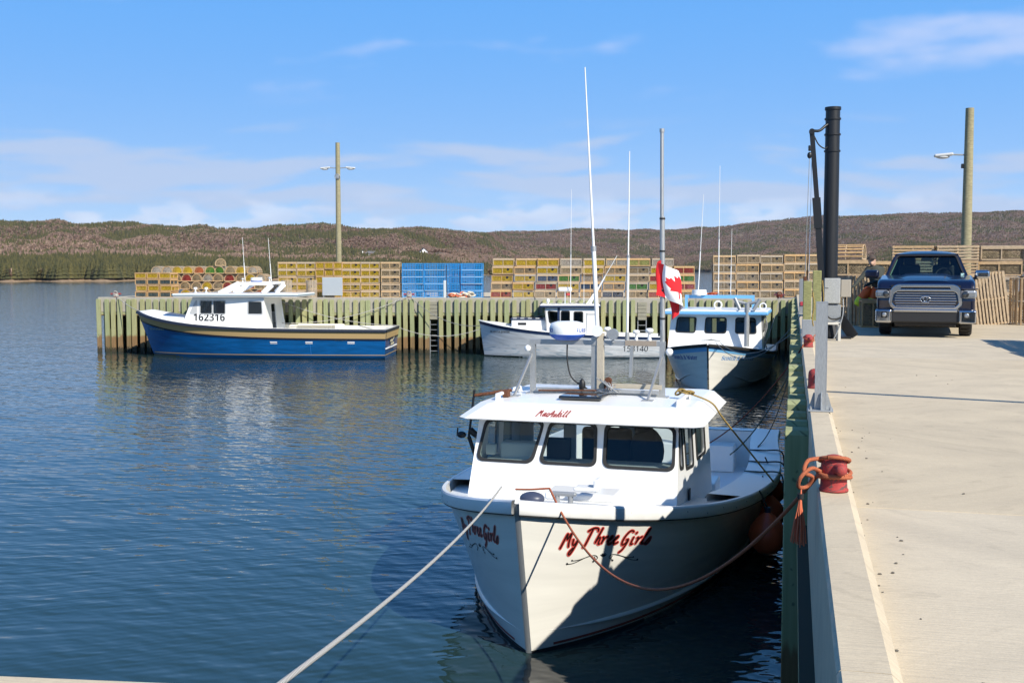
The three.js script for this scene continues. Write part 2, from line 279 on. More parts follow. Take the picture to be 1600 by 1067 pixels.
{ // main wharf, running away from the camera along x = 0.16
  const w = new THREE.Group(); w.name = 'main_wharf'; scene.add(w); info(w, 'concrete wharf with kerb and green fender timbers', 'wharf', null, 'structure');
  for (let i = 0; i < 13; i++) { // cast slabs with narrow joints
    const z0 = 5 - i * 6, z1 = z0 - 5.988, wdt = 17;
    const g = slabUV(new RoundedBoxGeometry(wdt, 0.3, 5.988, 1, 0.006).translate(0.375 + wdt / 2, DECK - 0.15, (z0 + z1) / 2)); const uv = g.attributes.uv; for (let k = 0; k < uv.count; k++) uv.setXY(k, uv.getX(k) + i * 0.37, uv.getY(k) + i * 0.21);
    mesh('slab', g, [M.concrete, slabB, slabC][(i * 2) % 3], w);
  }
  // kerb: chamfered towards the deck
  for (let i = 0; i < 12; i++) {
    const z0 = 2.3 - i * 6, s = new THREE.Shape([[0.16, 2.0], [0.375, 2.0], [0.375, 3.035], [0.335, 3.072], [0.175, 3.072], [0.16, 3.057]].map(([x, y]) => new THREE.Vector2(x, y)));
    const g = uvBox(new THREE.ExtrudeGeometry(s, { depth: 5.994, bevelEnabled: false }).translate(0, 0, z0 - 5.994), 0.3, i * 0.31, 0.1 * i);
    mesh('kerb', g, M.concrete, w);
  }
  mesh('crib_wall', box(0.3, 3.4, 72, 5.2, 0.6, -33.7), cribMat, w);
  mesh('crib_end', box(5.0, 3.2, 0.3, 2.7, 0.9, -62), cribMat, w);
  mesh('soffit', box(5.0, 0.1, 72, 2.7, 2.56, -33.7), cribMat, w);
  mesh('wale', box(0.09, 0.22, 60, 0.115, 1.92, -32), timberMats[2], w);
  const tg = [timberGeo(0.22, 0.17, 2.93), timberGeo(0.21, 0.19, 2.96), timberGeo(0.23, 0.16, 2.89), timberGeo(0.22, 0.17, 2.5)].map((g) => g.rotateY(-Math.PI / 2).translate(0.158, 0, 0));
  for (let i = 0; i < 136; i++) { const z = -3.3 - i * 0.4; if (z > -10.75) continue; const m = mesh('fender_timber', tg[z > -10.4 ? 3 : Math.floor(rnd() * 3)], timberMats[Math.floor(rnd() * 3)], w); m.position.set(R(-0.012, 0.0), R(-0.05, 0.03), z + R(-0.025, 0.025)); m.rotation.x = R(-0.004, 0.004); }
  const big = mesh('fender_pile', timberGeo(0.32, 0.205, 2.90).rotateY(-Math.PI / 2).translate(0.158, 0, 0), timberMats[2], w); big.position.z = -10.5;
}
{ // wharf the photographer stands on
  const w = new THREE.Group(); w.name = 'near_wharf'; scene.add(w); info(w, 'corner of concrete wharf at the water\'s near side', 'wharf', null, 'structure');
  const poly = [[0.15, -3.36], [0.15, 9], [-22, 9], [-22, -0.1]];
  const sl = new THREE.ExtrudeGeometry(new THREE.Shape(poly.map(([x, z]) => new THREE.Vector2(x, -z))), { depth: 0.5, bevelEnabled: false }).rotateX(-Math.PI / 2).translate(0, DECK - 0.5, 0);
  mesh('slab', slabUV(sl), M.concrete, w);
  const L = Math.hypot(22.15, 3.26), a = Math.atan2(3.26, 22.15);
  mesh('kerb', uvBox(new RoundedBoxGeometry(L, 0.9, 0.22, 2, 0.02).rotateY(a).translate((0.15 - 22) / 2, 3.07 - 0.45, (-3.36 - 0.1) / 2 + 0.11), 0.3), M.concrete, w);
  mesh('face_wall', box(L, 3, 0.2, 0, 0, 0).rotateY(a).translate((0.15 - 22) / 2, 0.9, (-3.36 - 0.1) / 2 + 0.5), cribMat, w);
}
const FAR = new THREE.Matrix4().makeRotationY(10.9 * D2R).setPosition(-36.2, 0, -51);
const farP = (x, y, z) => V(x, y, z).applyMatrix4(FAR).toArray(); // along the far wharf's face, up, out of the face
const FT = 10.9 * D2R;
{ // far wharf: its face looks at the camera; the end at the right runs into the main wharf
  const w = new THREE.Group(); w.name = 'far_wharf'; scene.add(w); w.position.set(-36.2, 0, -51); w.rotation.y = FT; info(w, 'far wharf faced with upright green timbers', 'wharf', null, 'structure');
  const Lw = 37.2;
  for (let i = 0; i < 7; i++) mesh('slab', slabUV(box(Lw / 7 - 0.012, 0.3, 15, (i + 0.5) * Lw / 7, FARDECK - 0.15, -7.6)), M.concrete, w);
  for (let i = 0; i < 7; i++) mesh('cap_beam', uvBox(new RoundedBoxGeometry(Lw / 7 - 0.008, 0.80, 0.34, 1, 0.02).translate((i + 0.5) * Lw / 7, FARDECK - 0.36, -0.17), 0.3, i * 0.4), M.oldConcrete, w);
  mesh('wale', box(Lw, 0.2, 0.16, Lw / 2, 2.02, -0.1), timberMats[0], w);
  mesh('crib_wall', box(Lw + 12, 3.2, 0.3, Lw / 2 + 6, 0.95, -6.0), cribMat, w);
  mesh('crib_end', box(0.3, 3.0, 14, 0.2, 0.45, -7.6), cribMat, w);
  const tg = [timberGeo(0.21, 0.10, 2.80), timberGeo(0.20, 0.12, 2.82), timberGeo(0.23, 0.11, 2.81)];
  for (let i = 0; i < 97; i++) {
    const x = 0.13 + i * 0.385; if ((x > 17.9 && x < 18.5) || (x > 28.8 && x < 29.45)) continue;
    const m = mesh('fender_timber', tg[Math.floor(rnd() * 3)], timberMats[Math.floor(rnd() * 3)], w); m.position.set(x + R(-0.045, 0.045), R(-0.03, 0.015), 0.012 + R(0, 0.02)); m.rotation.z = R(-0.011, 0.011);
  }
  for (const x of [18.2, 29.12]) for (const [k, y] of [2.62, 2.43, 2.24, 2.05, 1.86].entries()) mesh('plank', uvBox(rbox(0.46, 0.175, 0.05, 0.01, x, y, 0.02 + 0.004 * (k % 2)), 0.8, x, k), capMat, w);
}
for (const [x, lab] of [[18.2, 'steel ladder recessed in the far wharf below the rope heap'], [29.12, 'steel ladder recessed in the far wharf behind the flagged boat']]) {
  const l = thing('wharf_ladder', lab, 'ladder', farP(x, 0, -0.05), FT, 'ladders set into the far wharf');
  for (const s of [-1, 1]) mesh('rail', box(0.04, 2.3, 0.06, s * 0.215, 0.75, 0), M.galv, l);
  for (let k = 0; k < 7; k++) mesh('rung', bar([-0.2, 0.1 + k * 0.28, 0.02], [0.2, 0.1 + k * 0.28, 0.02], 0.016), M.galv, l);
}
// ---------- boat building ----------
function makeHull(o) {
  const h = { ...o }, q = (s) => s * o.L;
  h.sheer = (s) => o.sternH + (o.bowH - o.sternH) * (Math.exp(-q(s) / o.sheerK) - Math.exp(-o.L / o.sheerK)) / (1 - Math.exp(-o.L / o.sheerK));
  h.B = (s) => (o.stem ?? 0.02) + (o.Bmax - (o.Bmax - o.transB) * smooth(0.45, 1, s)) * (1 - Math.exp(-q(s) / o.tauB));
  h.W = (s) => (o.stem ?? 0.02) + (o.Wmax - (o.Wmax - o.transW) * smooth(0.5, 1, s)) * (1 - Math.exp(-q(s) / o.tauW));
  h.P = (s, y, side = 1, off = 0) => { // a point of the hull's skin
    const t = clamp(y / h.sheer(s), -0.3, 1.05), p = mix(o.flare ?? 1.35, 0.75, smooth(0, 0.45, s));
    let b = t >= 0 ? h.W(s) + (h.B(s) - h.W(s)) * Math.pow(t, p) : h.W(s) * (1 + t * 1.4);
    const zs = o.L / 2 - o.rake * (1 - clamp(y / o.bowH, -0.3, 1)), z = mix(zs, -o.L / 2 + 0.12 * (1 - t), s);
    return [side * (b + off), y, z];
  };
  h.patch = (s0, s1, lo, hi, side, ns = 40, ny = 8, off = 0, flip = false) => grid(ns, ny, (u, v) => { const uu = flip ? 1 - u : u, s = mix(s0, s1, uu); return h.P(s, mix(lo(s), hi(s), v), side, off); });
  h.skin = (lo, hi, off = 0) => [1, -1].map((sd) => h.patch(0, 1, lo, hi, sd, 56, 10, off));
  h.across = (s, y, f) => { const p = h.P(s, y, 1); return [p[0] * f, p[1], p[2]]; };
  h.transom = (lo, hi, off = 0) => grid(12, 8, (u, v) => { const y = mix(lo, hi, v), p = h.P(1, y, 1); return [p[0] * (u * 2 - 1), y, p[2] - off]; });
  h.deck = (s0, s1, drop, inset = 0.03, crown = 0, ns = 30) => grid(12, ns, (u, v) => { const s = mix(s0, s1, v), p = h.P(s, h.sheer(s) - drop, 1), b = Math.max(p[0] - inset, 0.005), k = u * 2 - 1; return [b * k, p[1] + crown * (1 - k * k) * Math.min(1, b / 0.8), p[2]]; });
  h.rail = (prof, s0 = 0, s1 = 1, dy = 0, ns = 60) => [1, -1].map((sd) => { // a moulding along the sheer: prof = [[out, up], ...] closed
    const n = prof.length; return toCreasedNormals(grid(n, ns, (u, v) => { const s = mix(s0, s1, v), [o2, up] = prof[Math.round(u * n) % n]; const y = h.sheer(s) + dy, a = h.P(Math.max(0, s - 0.004), y, 1), b = h.P(Math.min(1, s + 0.004), y, 1), p = h.P(s, y, 1); let nx = -(b[2] - a[2]), nz = b[0] - a[0]; const l = Math.hypot(nx, nz); nx /= l; nz /= l; if (s === 0 && s0 === 0) { nx = 0.35; nz = 0.94; } return [sd * Math.max(p[0] + nx * o2, 0.001), y + up, p[2] + nz * o2]; }), 0.6);
  });
  h.wash = (s0, s1, w, drop = 0, ns = 40) => [1, -1].map((sd) => grid(3, ns, (u, v) => { const s = mix(s0, s1, v), p = h.P(s, h.sheer(s) - drop, 1); return [sd * Math.max(p[0] - w * u, 0), p[1] + 0.012 * u, p[2]]; }));
  h.liner = (s0, s1, w, floor, drop = 0, ns = 30) => [1, -1].map((sd) => grid(1, ns, (u, v) => { const s = mix(s0, s1, v), p = h.P(s, h.sheer(s) - drop, 1); return [sd * Math.max(p[0] - w, 0), mix(p[1] + 0.012, floor, u), p[2]]; }));
  return h;
}
// where along the hull (s) its skin at height y is b metres from the centre line
const sAt = (h, b, y) => { let lo = 0, hi = 0.6; for (let i = 0; i < 24; i++) { const m = (lo + hi) / 2; if (h.P(m, y, 1)[0] < b) lo = m; else hi = m; } return lo; };
function roundPoly(pts, r) {
  const s = new THREE.Shape(), n = pts.length, P = pts.map((p) => new THREE.Vector2(...p));
  for (let i = 0; i < n; i++) { const a = P[(i + n - 1) % n], b = P[i], c = P[(i + 1) % n], d1 = a.clone().sub(b), d2 = c.clone().sub(b), k = Math.min(r, d1.length() * 0.45, d2.length() * 0.45); const p = b.clone().add(d1.setLength(k)), q = b.clone().add(d2.setLength(k)); if (i === 0) s.moveTo(p.x, p.y); else s.lineTo(p.x, p.y); s.quadraticCurveTo(b.x, b.y, q.x, q.y); }
  s.closePath(); return s;
}
const inset = (pts, d) => { const cx = pts.reduce((a, p) => a + p[0], 0) / pts.length, cy = pts.reduce((a, p) => a + p[1], 0) / pts.length; return pts.map(([x, y]) => { const dx = x - cx, dy = y - cy; return [x - Math.sign(dx) * d, y - Math.sign(dy) * d]; }); };
// a wall from four corners (BL, BR, TR, TL seen from outside) with windows given in metres from BL; returns geometries
function wallPanel(BL, BR, TR, TL, windows, thick = 0.05, r = 0.07) {
  const o = V(...BL), x = V(...BR).sub(o).normalize(), z = x.clone().cross(V(...TL).sub(o)).normalize(), y = z.clone().cross(x);
  const to2 = (p) => { const d = V(...p).sub(o); return [d.dot(x), d.dot(y)]; };
  const m = new THREE.Matrix4().makeBasis(x, y, z).setPosition(o), s = new THREE.Shape([BL, BR, TR, TL].map((p) => new THREE.Vector2(...to2(p))));
  for (const w of windows) s.holes.push(new THREE.Path(roundPoly(w, r).getPoints(4)));
  const wall = new THREE.ExtrudeGeometry(s, { depth: thick, bevelEnabled: false }).translate(0, 0, -thick).applyMatrix4(m);
  const glass = windows.map((w) => new THREE.ShapeGeometry(roundPoly(inset(w, -0.005), r)).translate(0, 0, -thick * 0.4).applyMatrix4(m));
  const frame = windows.map((w) => { const f = roundPoly(inset(w, -0.03), r + 0.02); f.holes.push(new THREE.Path(roundPoly(inset(w, 0.012), r).getPoints(4))); return new THREE.ExtrudeGeometry(f, { depth: 0.014, bevelEnabled: false }).translate(0, 0, 0.001).applyMatrix4(m); });
  return { wall, glass, frame, m };
}
function windowsOn(parent, p, glassMat, frameMat = M.rubber) { p.glass.forEach((g, i) => { const f = mesh('window', p.frame[i], frameMat, parent); mesh('pane', g, glassMat, f); }); }
// lettering: a canvas on a patch that follows the surface under it
function lettering(w, h, draw) { const c = document.createElement('canvas'); c.width = w; c.height = h; const g = c.getContext('2d'); g.clearRect(0, 0, w, h); draw(g, w, h); const t = new THREE.CanvasTexture(c); t.colorSpace = THREE.SRGBColorSpace; t.anisotropy = 4; return std([1, 1, 1], 0.45, { map: t, transparent: true, side: THREE.DoubleSide }); }
const quadPatch = (a, b, c, d) => { const g = new THREE.BufferGeometry(); g.setAttribute('position', new THREE.Float32BufferAttribute([...a, ...b, ...c, ...a, ...c, ...d], 3)); g.setAttribute('uv', new THREE.Float32BufferAttribute([0, 0, 1, 0, 1, 1, 0, 0, 1, 1, 0, 1], 2)); g.computeVertexNormals(); return g; };
function whip(parent, base, tip, r0 = 0.02, r1 = 0.006, mat = M.white) {
  const at = (t) => [0, 1, 2].map((i) => mix(base[i], tip[i], t)), m = mesh('antenna', [bar(base, at(0.45), r0, 8), bar(at(0.45), tip, r0 * 0.62, 8, r1)], mat, parent);
  mesh('antenna_foot', cyl(r0 * 1.9, r0 * 1.6, 0.12, base[0], base[1] + 0.06, base[2], 10), M.alu, m); mesh('antenna_ferrule', bar(at(0.44), at(0.455), r0 * 1.25, 8), M.alu, m); return m;
}
function mushroom(parent, x, y, z, s = 1) { mesh('gps_aerial', new THREE.LatheGeometry([[0, 0], [0.035, 0], [0.03, 0.04], [0.02, 0.06], [0.02, 0.12], [0.055, 0.13], [0.06, 0.16], [0.045, 0.185], [0, 0.19]].map(([a, b]) => new THREE.Vector2(a * s, b * s)), 14).translate(x, y, z), M.white, parent); }
// script letters drawn as pen strokes in a 0..1 box each
const SCRIPT = {
  M: [[[0, 0], [0.12, 0.3], [0.35, 1], [0.42, 0.35], [0.75, 1], [0.72, 0.4], [0.85, 0.1]]], y: [[[0.05, 0.5], [0.1, 0.15], [0.4, 0.2], [0.6, 0.55], [0.45, 0], [0.15, -0.45], [-0.05, -0.3], [0.3, 0]]],
  T: [[[0.35, 0.95], [0.2, 0], [0.0, -0.1]], [[-0.05, 0.85], [0.3, 1.02], [0.9, 1.02], [1.0, 0.85]]], h: [[[0.3, 1], [0.05, 0], [0.2, 0.4], [0.5, 0.5], [0.45, 0.05], [0.65, 0.08]]],
  r: [[[0, 0.45], [0.15, 0.55], [0.1, 0], [0.2, 0.4], [0.5, 0.5]]], e: [[[0.05, 0.22], [0.45, 0.4], [0.3, 0.55], [0.08, 0.25], [0.25, 0], [0.6, 0.12]]],
  G: [[[0.9, 0.85], [0.55, 1.02], [0.1, 0.55], [0.15, 0.08], [0.55, 0.1], [0.75, 0.4], [0.45, 0.38], [0.8, 0.42], [0.6, -0.2], [0.3, -0.35]]], i: [[[0.1, 0.5], [0.05, 0.05], [0.3, 0.1]], [[0.2, 0.75], [0.22, 0.78]]],
  l: [[[0.0, 0.15], [0.35, 0.95], [0.2, 1], [0.05, 0.1], [0.3, 0.08]]], s: [[[0.0, 0.05], [0.3, 0.55], [0.4, 0.15], [0.2, 0], [0.0, 0.1]]],
  a: [[[0.5, 0.5], [0.15, 0.45], [0.05, 0.1], [0.3, 0.05], [0.5, 0.5], [0.45, 0.08], [0.65, 0.1]]], c: [[[0.5, 0.45], [0.2, 0.5], [0.05, 0.15], [0.25, 0], [0.55, 0.12]]], A: [[[-0.1, 0], [0.3, 0.6], [0.6, 1], [0.6, 0]], [[0.1, 0.38], [0.8, 0.42]]], k: [[[0.25, 1], [0.05, 0]], [[0.5, 0.55], [0.12, 0.28], [0.5, 0.02]]],
};
const WID = { M: 1.0, y: 0.72, T: 0.98, h: 0.66, r: 0.64, e: 0.60, G: 1.02, i: 0.52, l: 0.52, s: 0.55, ' ': 0.5, a: 0.62, c: 0.55, A: 0.85, k: 0.55 };
function scriptText(g, text, x, y, size, slant, passes, xs = 1) { // x, y: left end of the base line
  for (const [colour, width] of passes) {
    g.strokeStyle = colour; g.lineWidth = width; g.lineCap = g.lineJoin = 'round'; let cx = x;
    for (const ch of text) { for (const st of SCRIPT[ch] ?? []) { const P = st.map(([a, b]) => [cx + (a * 0.9 * xs + b * slant) * size, y - b * size]); g.beginPath(); g.moveTo(...P[0]); for (let i = 1; i < P.length - 1; i++) { g.quadraticCurveTo(P[i][0], P[i][1], (P[i][0] + P[i + 1][0]) / 2, (P[i][1] + P[i + 1][1]) / 2); } g.lineTo(...P[P.length - 1]); g.stroke(); } cx += (WID[ch] ?? 0.6) * size * xs; }
  }
}
const hanging = (name, label, cat, a, b, r, mat, s, group) => info(mesh(name, sag(a, b, s, r), mat), label, cat, group);
const ropeMap = tex(64, 64, (u, v) => { const k = 0.68 + 0.32 * Math.sin((u * 4 + v) * 2 * Math.PI); return [k, k, k]; });
const rope = (c) => { const t = ropeMap.clone(); t.repeat.set(160, 2); t.needsUpdate = true; return std(c, 0.9, { map: t }); };
M.ropeOrange = rope([0.72, 0.20, 0.085]); M.ropeWhite = rope([0.78, 0.75, 0.68]); M.ropeYellow = rope([0.58, 0.40, 0.12]); M.ropeGreen = rope([0.10, 0.17, 0.14]); M.ropeGrey = rope([0.42, 0.43, 0.42]); M.ropeRed = rope([0.35, 0.07, 0.04]);
// ---------- the near boat ----------
const B1 = thing('fishing_boat', 'white fishing boat with "My Three Girls" in red script on its bow', 'boat', [-2.64, 0, -17.45], -2.46 * D2R);
const W1 = (x, y, z) => V(x, y, z).applyEuler(new THREE.Euler(0, -2.46 * D2R, 0)).add(V(-2.64, 0, -17.45)).toArray();
const H1 = makeHull({ L: 12.1, Bmax: 2.5, tauB: 2.0, Wmax: 2.05, tauW: 2.35, bowH: 1.86, sternH: 1.02, sheerK: 3.3, rake: 0.5, transB: 2.1, transW: 1.9, flare: 1.25, stem: 0.03 });
{
  const h = H1, b = B1;
  const hull = mesh('hull', [...h.skin(() => -0.35, (s) => h.sheer(s)), h.transom(-0.35, h.sheer(1))], M.whiteHull, b);
  for (const sd of [1, -1]) mesh('spray_rail', grid(4, 50, (u, v) => { const s = mix(0.004, 0.75, v), y = 0.16 + 0.10 * Math.exp(-s * 9), p = h.P(s, y, sd), k = [[0, 0.03], [0.035, 0.0], [0.035, -0.025], [0, -0.03], [0, 0.03]][Math.round(u * 4)], f = smooth(0, 0.12, v); return [p[0] + sd * k[0] * f, p[1] + k[1] * f, p[2]]; }), M.whiteHull, hull);
  const redLine = std([0.30, 0.05, 0.03], 0.5); for (const sd of [1, -1]) mesh('waterline_stripe', h.patch(0.02, 1, () => 0.05, () => 0.08, sd, 50, 1, 0.004), redLine, hull);
  mesh('bottom_paint', [1, -1].map((sd) => h.patch(0, 1, () => -0.34, () => 0.03, sd, 50, 2, 0.003)), std([0.02, 0.02, 0.022], 0.7), hull);
  mesh('stem_band', grid(2, 14, (u, v) => { const y = mix(0.0, h.sheer(0) - 0.02, v), p = h.P(0, y, 1); return [(u * 2 - 1) * 0.034, y, p[2] + 0.012 - Math.abs(u - 0.5) * 0.02]; }), M.galv, hull);
  const rl = mesh('gunwale', h.rail([[-0.02, 0.02], [0.03, 0.02], [0.045, 0.0], [0.045, -0.12], [0.035, -0.135], [0.0, -0.14]]), M.white, b);
  mesh('rub_strip', h.rail([[0.0, -0.138], [0.028, -0.138], [0.028, -0.150], [0.0, -0.155]]), M.rubber, rl);
  const screws = []; for (const sd of [1, -1]) for (let k = 0; k < 26; k++) { const s = 0.012 + k * 0.036, y = h.sheer(s) - 0.05 - 0.04 * (k % 2), p = h.P(s, h.sheer(s), sd, 0.047); screws.push(new THREE.SphereGeometry(0.009, 6, 4).translate(p[0], y, p[2])); }
  mesh('screw_heads', screws, M.galv, rl).userData.kind = 'stuff';
  mesh('foredeck', h.deck(0, 0.32, 0.10, 0.03, 0.06), M.white, b);
  mesh('washboard', [...h.wash(0.3, 1, 0.50, -0.015), grid(10, 3, (u, v) => { const p = h.P(1, h.sheer(1), 1); return [p[0] * (u * 2 - 1), p[1] + 0.016, p[2] + v * 0.32]; })], M.white, b);
  mesh('cockpit_liner', [...h.liner(0.3, 0.975, 0.50, 0.25, -0.015), grid(6, 2, (u, v) => { const p = h.P(0.975, h.sheer(1), 1); return [(p[0] - 0.5) * (u * 2 - 1), mix(p[1], 0.25, v), p[2]]; })], M.white, b);
  mesh('cockpit_floor', grid(4, 8, (u, v) => { const s = mix(0.28, 0.975, v), p = h.P(s, h.sheer(s), 1); return [(p[0] - 0.5) * (u * 2 - 1), 0.25, p[2]]; }), M.paintedFloor, b);
  // wheelhouse
  const wh = new THREE.Group(); wh.name = 'wheelhouse'; b.add(wh);
  const yb = 1.02, yw = 2.36, zf = 2.98, zr = 0.55, xl = -1.56, xr = 1.36, lean = 0.20;
  const fBL = [xl, yb, zf + 0.36], fBR = [xr, yb, zf + 0.36], fTR = [xr - 0.06, yw, zf - lean], fTL = [xl + 0.06, yw, zf - lean];
  const sl = Math.hypot(1.34, 0.56), wy0 = 0.80, wy1 = 1.36;
  const front = wallPanel(fBL, fBR, fTR, fTL, [[[0.09, wy0], [0.86, wy0 - 0.005], [0.98, wy1], [0.16, wy1]], [[1.00, wy0], [1.76, wy0], [1.72, wy1], [1.10, wy1]], [[1.90, wy0 - 0.01], [2.82, wy0 - 0.01], [2.80, wy1], [1.88, wy1]]], 0.05, 0.10);
  const right = wallPanel(fBR, [xr + 0.14, yb, zr], [xr + 0.06, yw, zr], fTR, [[[0.44, 0.74], [0.64, 0.70], [0.66, 1.26], [0.53, 1.26]], [[0.86, 0.66], [1.38, 0.62], [1.38, 1.27], [0.84, 1.27]], [[1.68, 0.66], [2.36, 0.66], [2.36, 1.27], [1.66, 1.27]]], 0.05, 0.07);
  const left = wallPanel([xl - 0.1, yb, zr], fBL, fTL, [xl - 0.04, yw, zr], [[[0.45, 0.66], [1.10, 0.66], [1.10, 1.27], [0.47, 1.27]], [[1.35, 0.66], [1.95, 0.66], [1.93, 1.27], [1.37, 1.27]]], 0.05, 0.07);
  const rear = wallPanel([xr + 0.14, 0.3, zr], [xl - 0.1, 0.3, zr], [xl - 0.04, yw, zr], [xr + 0.06, yw, zr], [[[0.25, 1.1], [1.15, 1.1], [1.15, 1.92], [0.25, 1.92]], [[1.45, 0.12], [2.15, 0.12], [2.15, 1.95], [1.45, 1.95]], [[2.35, 1.1], [2.85, 1.1], [2.85, 1.92], [2.35, 1.92]]], 0.05, 0.06);
  mesh('wall', [front.wall, right.wall, left.wall, rear.wall], M.white, wh);
  windowsOn(wh, front, M.glass); windowsOn(wh, right, M.tint); windowsOn(wh, left, M.tint);
  mesh('trunk_ledge', rbox(2.55, 0.20, 0.30, 0.05, -0.05, 1.15, zf + 0.38), M.white, wh);
  mesh('side_vent', rbox(0.02, 0.17, 0.13, 0.008, xr + 0.045, 1.30, 2.42), M.black, wh);
  mesh('deck_hatch', rbox(0.9, 0.10, 0.5, 0.04, 0.35, 1.62, 4.3), M.white, b);
  // inside
  const ins = std([0.40, 0.42, 0.43], 0.8);
  mesh('dashboard', [rbox(2.7, 0.5, 0.55, 0.05, -0.1, 1.48, zf - 0.30), rbox(0.55, 0.26, 0.25, 0.04, -0.98, 1.83, zf - 0.40)], M.paintedFloor, wh);
  mesh('plotter', rbox(0.34, 0.30, 0.12, 0.02, -0.42, 1.88, zf - 0.42), M.black, wh);
  mesh('loudspeaker', rbox(0.14, 0.15, 0.1, 0.02, -1.36, 1.86, zf - 0.22), M.white, wh);
  mesh('helm_seat', [rbox(0.75, 0.62, 0.16, 0.07, 0.1, 1.78, 1.75), rbox(0.6, 0.16, 0.5, 0.06, 0.1, 1.3, 2.0), ell(0.25, 0.34, 0.2, 0.72, 1.80, 1.9), ell(0.13, 0.16, 0.13, 0.66, 2.14, 1.9)], std([0.018, 0.019, 0.022], 0.8), wh);
  mesh('cabin_floor', box(2.5, 0.05, 2.3, -0.05, 0.45, 1.7), M.paintedFloor, wh);
  // roof with a sloping brim
  const ring = (x0, x1, z0, z1, c, y) => [[x0 + c, y, z0], [x1 - c, y, z0], [x1, y, z0 - c], [x1, y, z1 + 0.1], [x1 - 0.1, y, z1], [x0 + 0.1, y, z1], [x0, y, z1 + 0.1], [x0, y, z0 - c]];
  const rings = [ring(-1.50, 1.42, 2.95, 0.5, 0.10, 2.345), ring(-1.70, 1.66, 3.20, 0.22, 0.12, 2.335), ring(-1.72, 1.68, 3.22, 0.20, 0.12, 2.35), ring(-1.52, 1.50, 2.92, 0.30, 0.16, 2.525), ring(-1.46, 1.44, 2.84, 0.36, 0.18, 2.545), ring(-0.5, 0.5, 1.9, 1.1, 0.1, 2.605)];
  const rg = new THREE.BufferGeometry(), rp = [], ri = []; rings.forEach((r) => r.forEach((p) => rp.push(...p))); const nR = 8; for (let k = 0; k < rings.length - 1; k++) for (let i = 0; i < nR; i++) { const a = k * nR + i, c = k * nR + (i + 1) % nR; ri.push(a, c, c + nR, a, c + nR, a + nR); } const l0 = (rings.length - 1) * nR; for (let i = 1; i < nR - 1; i++) ri.push(l0, l0 + i, l0 + i + 1, 0, i + 1, i);
  rg.setAttribute('position', new THREE.Float32BufferAttribute(rp, 3)); rg.setIndex(ri); const rgf = rg.toNonIndexed(); rgf.computeVertexNormals();
  const roof = mesh('roof', rgf, M.white, b);
  mesh('ceiling', box(2.8, 0.03, 2.4, -0.05, 2.33, 1.7), std([0.5, 0.5, 0.5], 0.9), roof);
  mesh('roof_hatch', rbox(0.62, 0.05, 0.46, 0.04, -0.12, 2.605, 2.35), phy([0.012, 0.014, 0.016], 0.08, { clearcoat: 1 }), roof);
  for (const [x, z0, z1] of [[-1.30, 1.5, 2.7], [1.28, 1.7, 2.75]]) mesh('grab_rail', [rbox(0.06, 0.05, z1 - z0, 0.02, x, 2.62, (z0 + z1) / 2), rbox(0.06, 0.09, 0.12, 0.02, x, 2.575, z0 + 0.05), rbox(0.06, 0.09, 0.12, 0.02, x, 2.575, z1 - 0.05), rbox(0.06, 0.09, 0.12, 0.02, x, 2.575, (z0 + z1) / 2)], M.white, roof);
  const nm = lettering(512, 128, (g) => scriptText(g, 'MacAskill', 20, 104, 82, 0.40, [['#c98a80', 20], ['#74201d', 10]], 0.95));
  mesh('owner_name', quadPatch([-0.62, 2.385, 3.168], [-0.10, 2.385, 3.168], [-0.10, 2.50, 2.974], [-0.62, 2.50, 2.974]), nm, roof);
  // name on both bows
  const nameArt = lettering(1024, 460, (g) => {
    for (const [t, x, y] of [['My', 40, 238], ['Three', 285, 214], ['Girls', 672, 238]]) scriptText(g, t, x, y, 168, 0.34, [['#d97b72', 36], ['#a8322c', 27], ['#160d0d', 13]], 0.62);
    g.strokeStyle = g.fillStyle = '#15171a'; g.lineWidth = 7; g.lineCap = 'round';
    for (const s of [-1, 1]) { const X = (x) => 512 + s * x; g.beginPath(); g.moveTo(X(395), 395); g.bezierCurveTo(X(290), 400, X(220), 320, X(110), 315); g.bezierCurveTo(X(60), 312, X(50), 360, X(85), 352); g.stroke(); g.beginPath(); g.moveTo(X(340), 362); g.bezierCurveTo(X(260), 365, X(200), 330, X(150), 322); g.stroke(); g.beginPath(); g.arc(X(395), 392, 11, 0, 7); g.arc(X(342), 360, 9, 0, 7); g.fill(); g.beginPath(); g.moveTo(X(100), 330); g.quadraticCurveTo(X(75), 360, X(110), 378); g.stroke(); g.beginPath(); g.arc(X(108), 376, 10, 0, 7); g.fill(); }
    for (const a of [-0.9, -0.45, 0, 0.45, 0.9]) { g.beginPath(); g.ellipse(512 + Math.sin(a) * 24, 335 - Math.cos(a) * 24, 5, 20, a, 0, 7); g.fill(); }
  });
  const nameOn = (sd) => grid(30, 10, (u, v) => { const q = sd > 0 ? u : 1 - u, y = mix(0.98, 1.56, v) - q * 0.17; return h.P(sAt(h, mix(0.34, 1.28, q), 1.4), y, sd, 0.006); });
  mesh('boat_name', nameOn(1), nameArt, hull); mesh('boat_name', nameOn(-1), nameArt, hull);
  // bow fittings
  mesh('bow_cleat', [rbox(0.30, 0.05, 0.07, 0.02, 0.32, 1.80, 5.2), cyl(0.03, 0.03, 0.1, 0.24, 1.75, 5.2), cyl(0.03, 0.03, 0.1, 0.40, 1.75, 5.2)], M.galv, b);
  mesh('deck_bit', ell(0.15, 0.08, 0.12, -0.02, 1.755, 5.35), std([0.05, 0.06, 0.10], 0.4), b);
  mesh('anchor_roller', [rbox(0.30, 0.05, 0.26, 0.03, 0.5, 1.79, 4.75), rbox(0.07, 0.12, 0.24, 0.02, 0.62, 1.85, 4.72)], M.white, b);
